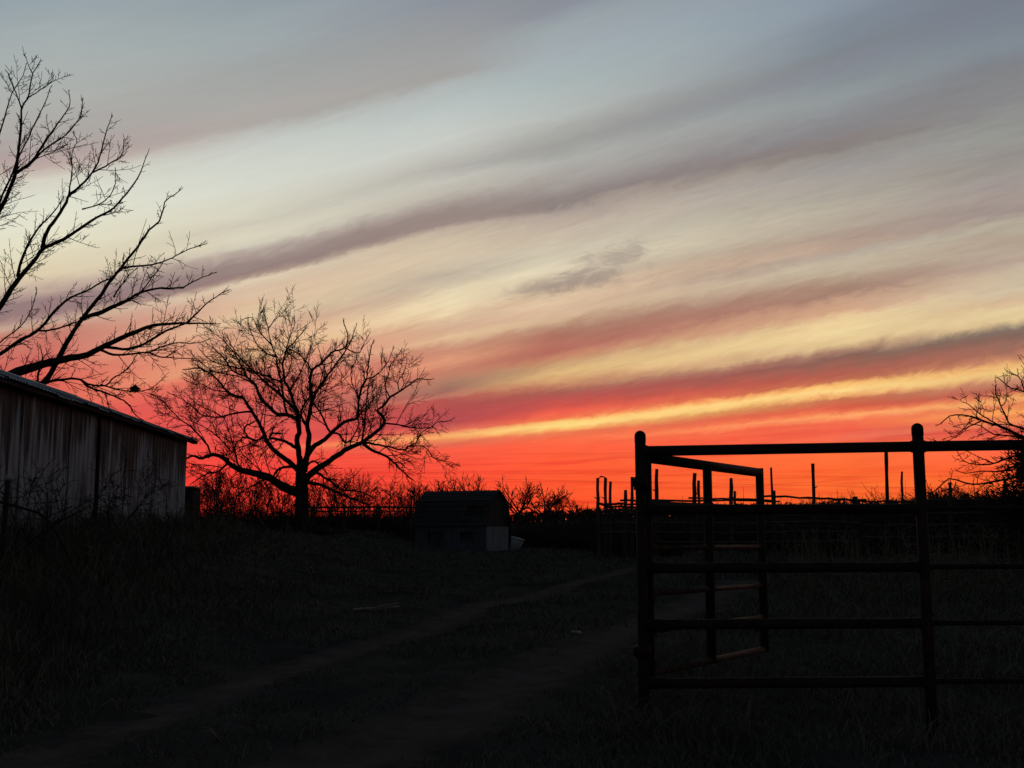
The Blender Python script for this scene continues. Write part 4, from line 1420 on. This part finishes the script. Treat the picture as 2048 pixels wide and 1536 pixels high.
def put_tree(proto, px, Y, top_py, label, group=None, name='bare_tree', cat='tree', rot=None, wide=1.0):
    x = P(px, 1050, Y)[0]
    g = gz1(x, Y)
    zt = P(px, top_py, Y)[2]
    root = empty(name, (x, Y, g), RNG.uniform(0, 6.28) if rot is None else rot)
    tm, cm = proto
    H = max(v.co.z for v in cm.vertices)
    k = (zt - g) / H
    root.scale = (k * wide, k * wide, k)
    tag(root, label, cat, group)
    link('trunk', tm, M['bark'], root)
    link('crown', cm, M['twig'], root)


def thickets():
    rng = np.random.default_rng(77)
    for i, px in enumerate(np.linspace(392, 838, 29)):
        lab = 'thin bare tree in the thicket between the barn corner and the big trunk' if px < 603 else 'thin bare tree in the thicket between the big trunk and the shed'
        Y = rng.uniform(58, 80)
        top = np.interp(px, [380, 470, 560, 640, 720, 790, 840], [935, 925, 950, 950, 945, 940, 962]) + rng.uniform(-14, 26)
        put_tree(PROTO[i % 6], px + rng.uniform(-6, 6), Y, top, lab, 'thicket trees left of the big trunk' if px < 603 else 'thicket trees right of the big trunk')
    lab = 'low bare thicket tree in the hedge behind the small shed roof'
    for i, px in enumerate((838, 855, 872, 888, 906, 921, 938, 955, 973)):
        put_tree(PROTO[(i * 5 + 1) % 6], px, rng.uniform(70, 85), rng.uniform(938, 968), lab, 'hedge trees behind the shed')
    for i, (px, top, lab) in enumerate(((1036, 950, 'tallest of the small bare trees just right of the shed, nearest to it'),
                                        (1074, 961, 'second small bare tree right of the shed, with a leaning trunk'),
                                        (1116, 976, 'third small bare tree right of the shed, thin crowned'),
                                        (1160, 994, 'smallest bare tree in the gap between the shed and the corral'))):
        put_tree(OAK[i], px, 88 + 9 * i, top, lab, 'small trees right of the shed', rot=.3, wide=(1.3, 1.1, 1.25, 1.2)[i])
    lab = 'low bare brush tree on the skyline behind the corral rails'
    for i, px in enumerate(np.linspace(1660, 1850, 12)):
        put_tree(PROTO[(i * 3 + 2) % 6], px + rng.uniform(-7, 7), rng.uniform(75, 95), rng.uniform(968, 990), lab, 'brush behind the corral', wide=1.2)
    lab = 'bare hedge bush beside the dark cedar at the right edge'
    for i, px in enumerate(np.linspace(1868, 2050, 20)):
        put_tree(PROTO[(i * 2 + 4) % 6], px + rng.uniform(-6, 6), rng.uniform(44, 56), rng.uniform(955, 985), lab, 'hedge bushes at the right edge', name='bare_bush', cat='bush', wide=1.3)


thickets()


def cedar():
    rng = np.random.default_rng(5)
    Y = 27.0
    x = P(2108, 1050, Y)[0]
    g = gz1(x, Y)
    root = empty('cedar_tree', (x, Y, g))
    tag(root, 'dark dense evergreen cedar behind the fence at the right edge', 'tree')
    H = P(2108, 880, Y)[2] - g
    T = Tubes()
    T.add([(0, 0, -.1), (.03, .02, H * .3), (-.02, 0, H * .6), (0, 0, H * .95)], [.14, .11, .07, .015], 10)
    link('trunk', T.mesh('trunk'), M['bark'], root)
    V, Fq = [], []
    br = Tubes()
    for i in range(260):
        t = rng.uniform(.03, .98)
        R = 1.9 * (1 - t) ** .62 * rng.uniform(.7, 1.12) + .12
        a = rng.uniform(0, 6.28)
        p0 = np.array((0, 0, H * t))
        tip = np.array((math.cos(a) * R, math.sin(a) * R, H * t + R * rng.uniform(.05, .35)))
        br.add([p0, (p0 + tip) / 2 - (0, 0, .06), tip], [.02, .013, .005], 4)
        for j in range(70):
            f = rng.uniform(.25, 1.04)
            c = p0 + (tip - p0) * f + rng.normal(0, .1 + .06 * R, 3)
            d = (tip - p0) / (np.linalg.norm(tip - p0) + .01) + rng.normal(0, .6, 3) + (0, 0, .3)
            d /= np.linalg.norm(d)
            w = perp(d, rng) * rng.uniform(.010, .022)
            ln = rng.uniform(.06, .15)
            b = len(V)
            V += [c - w, c + w, c + w * .6 + d * ln, c - w * .6 + d * ln]
            Fq.append((b, b + 1, b + 2, b + 3))
    link('branches', br.mesh('branches'), M['bark'], root)
    link('foliage', mesh_np('foliage', np.array(V), [np.array(Fq)]), M['cedar'], root)


cedar()


def brush_and_woods():
    rng = np.random.default_rng(8)
    # far woods on the ridge
    T = Tubes()
    for i in range(2600):
        px = rng.uniform(-300, 2500)
        Y = rng.uniform(300, 470)
        x = P(px, 1050, Y)[0]
        z = float(base_z(np.array([x]), np.array([Y]))[0])
        h = rng.uniform(2.0, 4.2) * (1.0 if px > 1000 else .6)
        p = np.array((x, Y, z - .3))
        top = p + (rng.normal(0, .5), 0, h)
        T.add([p, (p + top) / 2 + rng.normal(0, .15, 3), top], [.35, .28, .06], 3)
        for j in range(7):
            q = p + (top - p) * rng.uniform(.3, .95)
            T.add([q, q + (rng.normal(0, 1.1), rng.normal(0, 1.1), rng.uniform(.3, 1.3))], [.18, .05], 3)
    tag(link('distant_woods', T.mesh('distant_woods'), M['twig']), 'dark line of bare woods along the far ridge', 'woods', kind='stuff')
    # bramble and weeds behind the corral, and at the foot of the thicket
    for nm, lab, n, f in (('corral_brush', 'dark tangle of brush and dead weeds behind the corral', 2600, 0), ('thicket_undergrowth', 'tangled undergrowth at the foot of the thicket behind the big tree', 1200, 1), ('field_brush', 'low dark brush across the gap between the shed and the corral', 2200, 2)):
        T = Tubes()
        for i in range(n):
            if f == 0:
                px, Y = rng.uniform(1190, 2120), rng.uniform(41, 62)
                top = np.interp(px, [1190, 1300, 1700, 1850, 2100], [1052, 1032, 1020, 1004, 985]) - 7 * max(0, math.sin(px * .043) + math.sin(px * .021 + 1))
            elif f == 1:
                px, Y = rng.uniform(380, 835), rng.uniform(56, 80)
                top = np.interp(px, [380, 500, 640, 835], [1015, 1010, 1022, 1020])
            else:
                px, Y = rng.uniform(800, 1230), rng.uniform(56, 84)
                top = np.interp(px, [800, 1030, 1150, 1230], [1050, 1054, 1046, 1040])
            x = P(px, 1050, Y)[0]
            g = float(base_z(np.array([x]), np.array([Y]))[0])
            h = max(.3, (P(px, top, Y)[2] - g)) * rng.uniform(.45, 1.05)
            p = np.array((x, Y, g - .1))
            lean = rng.normal(0, .35 * h, 2)
            tp = p + (lean[0], lean[1], h)
            md = (p + tp) / 2 + rng.normal(0, .06 * h, 3)
            T.add([p, md, tp], [.022, .017, .008], 3)
            for j in range(5):
                q = md + (tp - md) * rng.uniform(-.4, 1)
                e = rng.normal(0, 1, 3) * (1, 1, .6)
                T.add([q, q + e * .28 * h ** .5 + (0, 0, .1), q + e * .42 * h ** .5 + (0, 0, .28)], [.012, .009, .006], 3)
        tag(link(nm, T.mesh(nm), M['twig']), lab, 'brush', kind='stuff')
    # pale dead stalks standing behind the fence and along the barn
    T = Tubes()
    for i in range(420):
        if i < 260:
            px, Y = rng.uniform(1560, 2100), rng.uniform(15, 33)
            hh = rng.uniform(.5, 1.25)
        else:
            px, Y = rng.uniform(-60, 640), rng.uniform(15, 34)
            hh = rng.uniform(.5, 1.1)
        x = P(px, 1080, Y)[0]
        if rut_dist(np.array([x]), np.array([Y]), rutL)[0] < 1.0 or x < -9.6:
            continue
        g = gz1(x, Y)
        p = np.array((x, Y, g))
        tp = p + (rng.normal(0, .16), rng.normal(0, .16), hh)
        T.add([p, (p + tp) / 2 + rng.normal(0, .03, 3), tp], [.006, .005, .003], 3)
        for j in range(int(rng.uniform(3, 9))):
            q = p + (tp - p) * rng.uniform(.35, 1)
            e = rng.normal(0, 1, 3) * (1, 1, .3) + (0, 0, .7)
            e /= np.linalg.norm(e)
            T.add([q, q + e * rng.uniform(.1, .3)], [.004, .0025], 3)
    tag(link('dead_stalks', T.mesh('dead_stalks'), M['stalk']), 'pale dead weed stalks standing behind the fence and along the bank', 'weeds', kind='stuff')


brush_and_woods()


def vines():
    """bare bushes and creepers standing against the barn wall"""
    rng = np.random.default_rng(15)
    spots = ((30, 17.5, 1.5, 'arching bare bramble in front of the near end of the barn wall'), (95, 20.0, 1.3, 'bare bramble low in front of the pale barn wall, left of the dark gap'), (185, 25.0, 1.2, 'small bare bush at the dark gap in the barn wall'), (255, 27.5, 1.5, 'bare bush in front of the barn wall, right of the dark gap'), (330, 32.0, 1.8, 'bare bush near the far corner of the barn wall'))
    prm = dict(wob=.2, up=-.03, taper=.6, rmin=.006, lmin=.15, kids=3.2, ang=(25, 70), len=(.4, .7), rad=.65, flat=np.array((1, 1, 1)))
    for px, Y, H, lab in spots:
        x = P(px, 1050, Y)[0]
        T, st = Tubes(), Tubes()
        for k in range(4):
            a = rng.uniform(0, 6.28)
            d = np.array((math.cos(a) * .5, math.sin(a) * .5, 1.0))
            d /= np.linalg.norm(d)
            n = 7
            pts = [np.array((rng.normal(0, .25), rng.normal(0, .25), -.05))]
            for i in range(n - 1):
                d = d + rng.normal(0, .12, 3) + (0, 0, -.06)
                d /= np.linalg.norm(d)
                pts.append(pts[-1] + d * H * rng.uniform(.9, 1.3) / (n - 1))
            st.add(pts, np.linspace(.013, .006, n), 5)
            for i in range(2, n):
                for _ in range(2):
                    e = d + rng.normal(0, .7, 3)
                    grow(T, pts[i], e / np.linalg.norm(e), H * .32, .007, 1, rng, prm)
        o = empty('bramble_bush', (x, Y, gz1(x, Y)))
        tag(o, lab, 'bush', 'brambles along the barn wall')
        link('stems', st.mesh('stems'), M['bark'], o)
        link('crown', T.mesh('crown'), M['twig'], o)
    # brush heap by the foot of the big tree
    T = Tubes()
    c = ground_hit(575, 1062) if False else np.array((P(575, 1050, 42)[0], 42.0))
    g = gz1(c[0], c[1])
    for i in range(900):
        q = np.array((rng.normal(0, .75), rng.normal(0, .5), 0))
        hz = .62 * math.exp(-(q[0] / .95) ** 2 - (q[1] / .7) ** 2)
        q[2] = rng.uniform(-.05, 1) * hz
        e = rng.normal(0, 1, 3) * (1, 1, .35)
        e /= np.linalg.norm(e)
        T.add([q - e * .3, q + rng.normal(0, .03, 3), q + e * .35], [.014, .018, .008], 4)
    o = link('brush_heap', T.mesh('brush_heap'), M['twig'])
    o.location = (c[0], c[1], g)
    tag(o, 'low heap of cut brush at the foot of the big spreading tree', 'brush')


vines()


def power_lines():
    Y = 96.0
    pL, pR = -420, 2420
    polex = []
    for px, lab in ((pL, 'utility pole hidden behind the barn carrying the wires'), (pR, 'utility pole past the right edge carrying the wires')):
        top = P(px, 872, Y)
        g = float(base_z(np.array([top[0]]), np.array([Y]))[0])
        root = empty('utility_pole', (top[0], Y, g))
        tag(root, lab, 'pole', 'utility poles')
        T = Tubes()
        T.add([(0, 0, -.3), (0, 0, (top[2] - g) * .5), (0, 0, top[2] - g + .4)], [.16, .14, .11], 10)
        link('shaft', T.mesh('shaft'), M['darkwood'], root)
        link('crossarm', boxes('crossarm', [((0, -.14, top[2] - g - .2), (.12, .12, 2.2), 0)]), M['darkwood'], root)
        polex.append(top[0])
    for ya, yb, sag, lab in ((895, 892, 14, 'highest thin power wire crossing the red sky'), (926, 955, 6, 'middle thin power wire crossing the red sky'), (916, 984, 8, 'lowest thin power wire passing just above the small trees')):
        a, b = P(pL, ya, Y), P(pR, yb, Y)
        n = 40
        t = np.linspace(0, 1, n)
        p = straight(a, b, n)
        p[:, 2] -= sag * 4 * t * (1 - t) * Y / F
        T = Tubes()
        T.add(p - a, .0075 if 'lowest' in lab else .0045, 5)
        o = link('power_wire', T.mesh('power_wire'), M['wire'])
        o.location = a
        tag(o, lab, 'wire', 'power wires')


power_lines()


def litter():
    rng = np.random.default_rng(4)
    def spot(px, py):
        q = ground_hit(px, py)
        return q[0], q[1], gz1(q[0], q[1])
    x, y, z = spot(752, 1224)
    o = link('scrap_board', boxes('scrap_board', [((0, 0, 0), (.62, .14, .025), 0), ((.16, .06, .02), (.34, .10, .02), .5)], .004), M['stalk'])
    o.location = (x, y, z + .05)
    o.rotation_euler = (.05, -.06, .12)
    tag(o, 'short grey scrap board lying in the grass left of the track', 'board')
    for px, py, s, lab in ((1153, 1267, .07, 'small white scrap lying between the two wheel ruts'), (857, 1424, .035, 'tiny pale pebble in the right wheel rut')):
        x, y, z = spot(px, py)
        bm = bmesh.new()
        bmesh.ops.create_icosphere(bm, subdivisions=2, radius=1)
        for v in bm.verts:
            v.co = v.co * (1 + rng.normal(0, .12))
            v.co.x *= s
            v.co.y *= s * .5
            v.co.z *= s * .28
        me = bpy.data.meshes.new('scrap')
        bm.to_mesh(me)
        bm.free()
        o = link('white_scrap' if s > .05 else 'pebble', me, M['white'])
        o.location = (x, y, z + s * .2)
        o.rotation_euler = (.1, .1, rng.uniform(-.4, .4))
        tag(o, lab, 'scrap' if s > .05 else 'stone')
    # bent dry stems that catch the last light
    T = Tubes()
    for px, py in ((445, 1487), (440, 1484), (1080, 1472), (1105, 1480), (1225, 1345), (1235, 1350), (1215, 1348), (976, 1300), (150, 1085), (245, 1422), (1660, 1412), (1790, 1345), (1500, 1345), (1680, 1480), (640, 1260), (330, 1338), (560, 1290), (55, 1445), (760, 1300), (625, 1190), (1380, 1420), (1290, 1440)):
        x, y, z = spot(px, py)
        for k in range(3):
            a = rng.uniform(0, 6.28)
            l = rng.uniform(.06, .2)
            d = np.array((math.cos(a), math.sin(a), 0)) * l
            T.add([(x, y, z), np.array((x, y, z)) + d * .5 + (0, 0, l * .6), np.array((x, y, z)) + d + (0, 0, l * rng.uniform(.2, .7))], [.0035, .003, .002], 4)
    tag(link('straw_stems', T.mesh('straw_stems'), M['stalk']), 'scattered bent straw stems in the short grass', 'straw', kind='stuff')


litter()
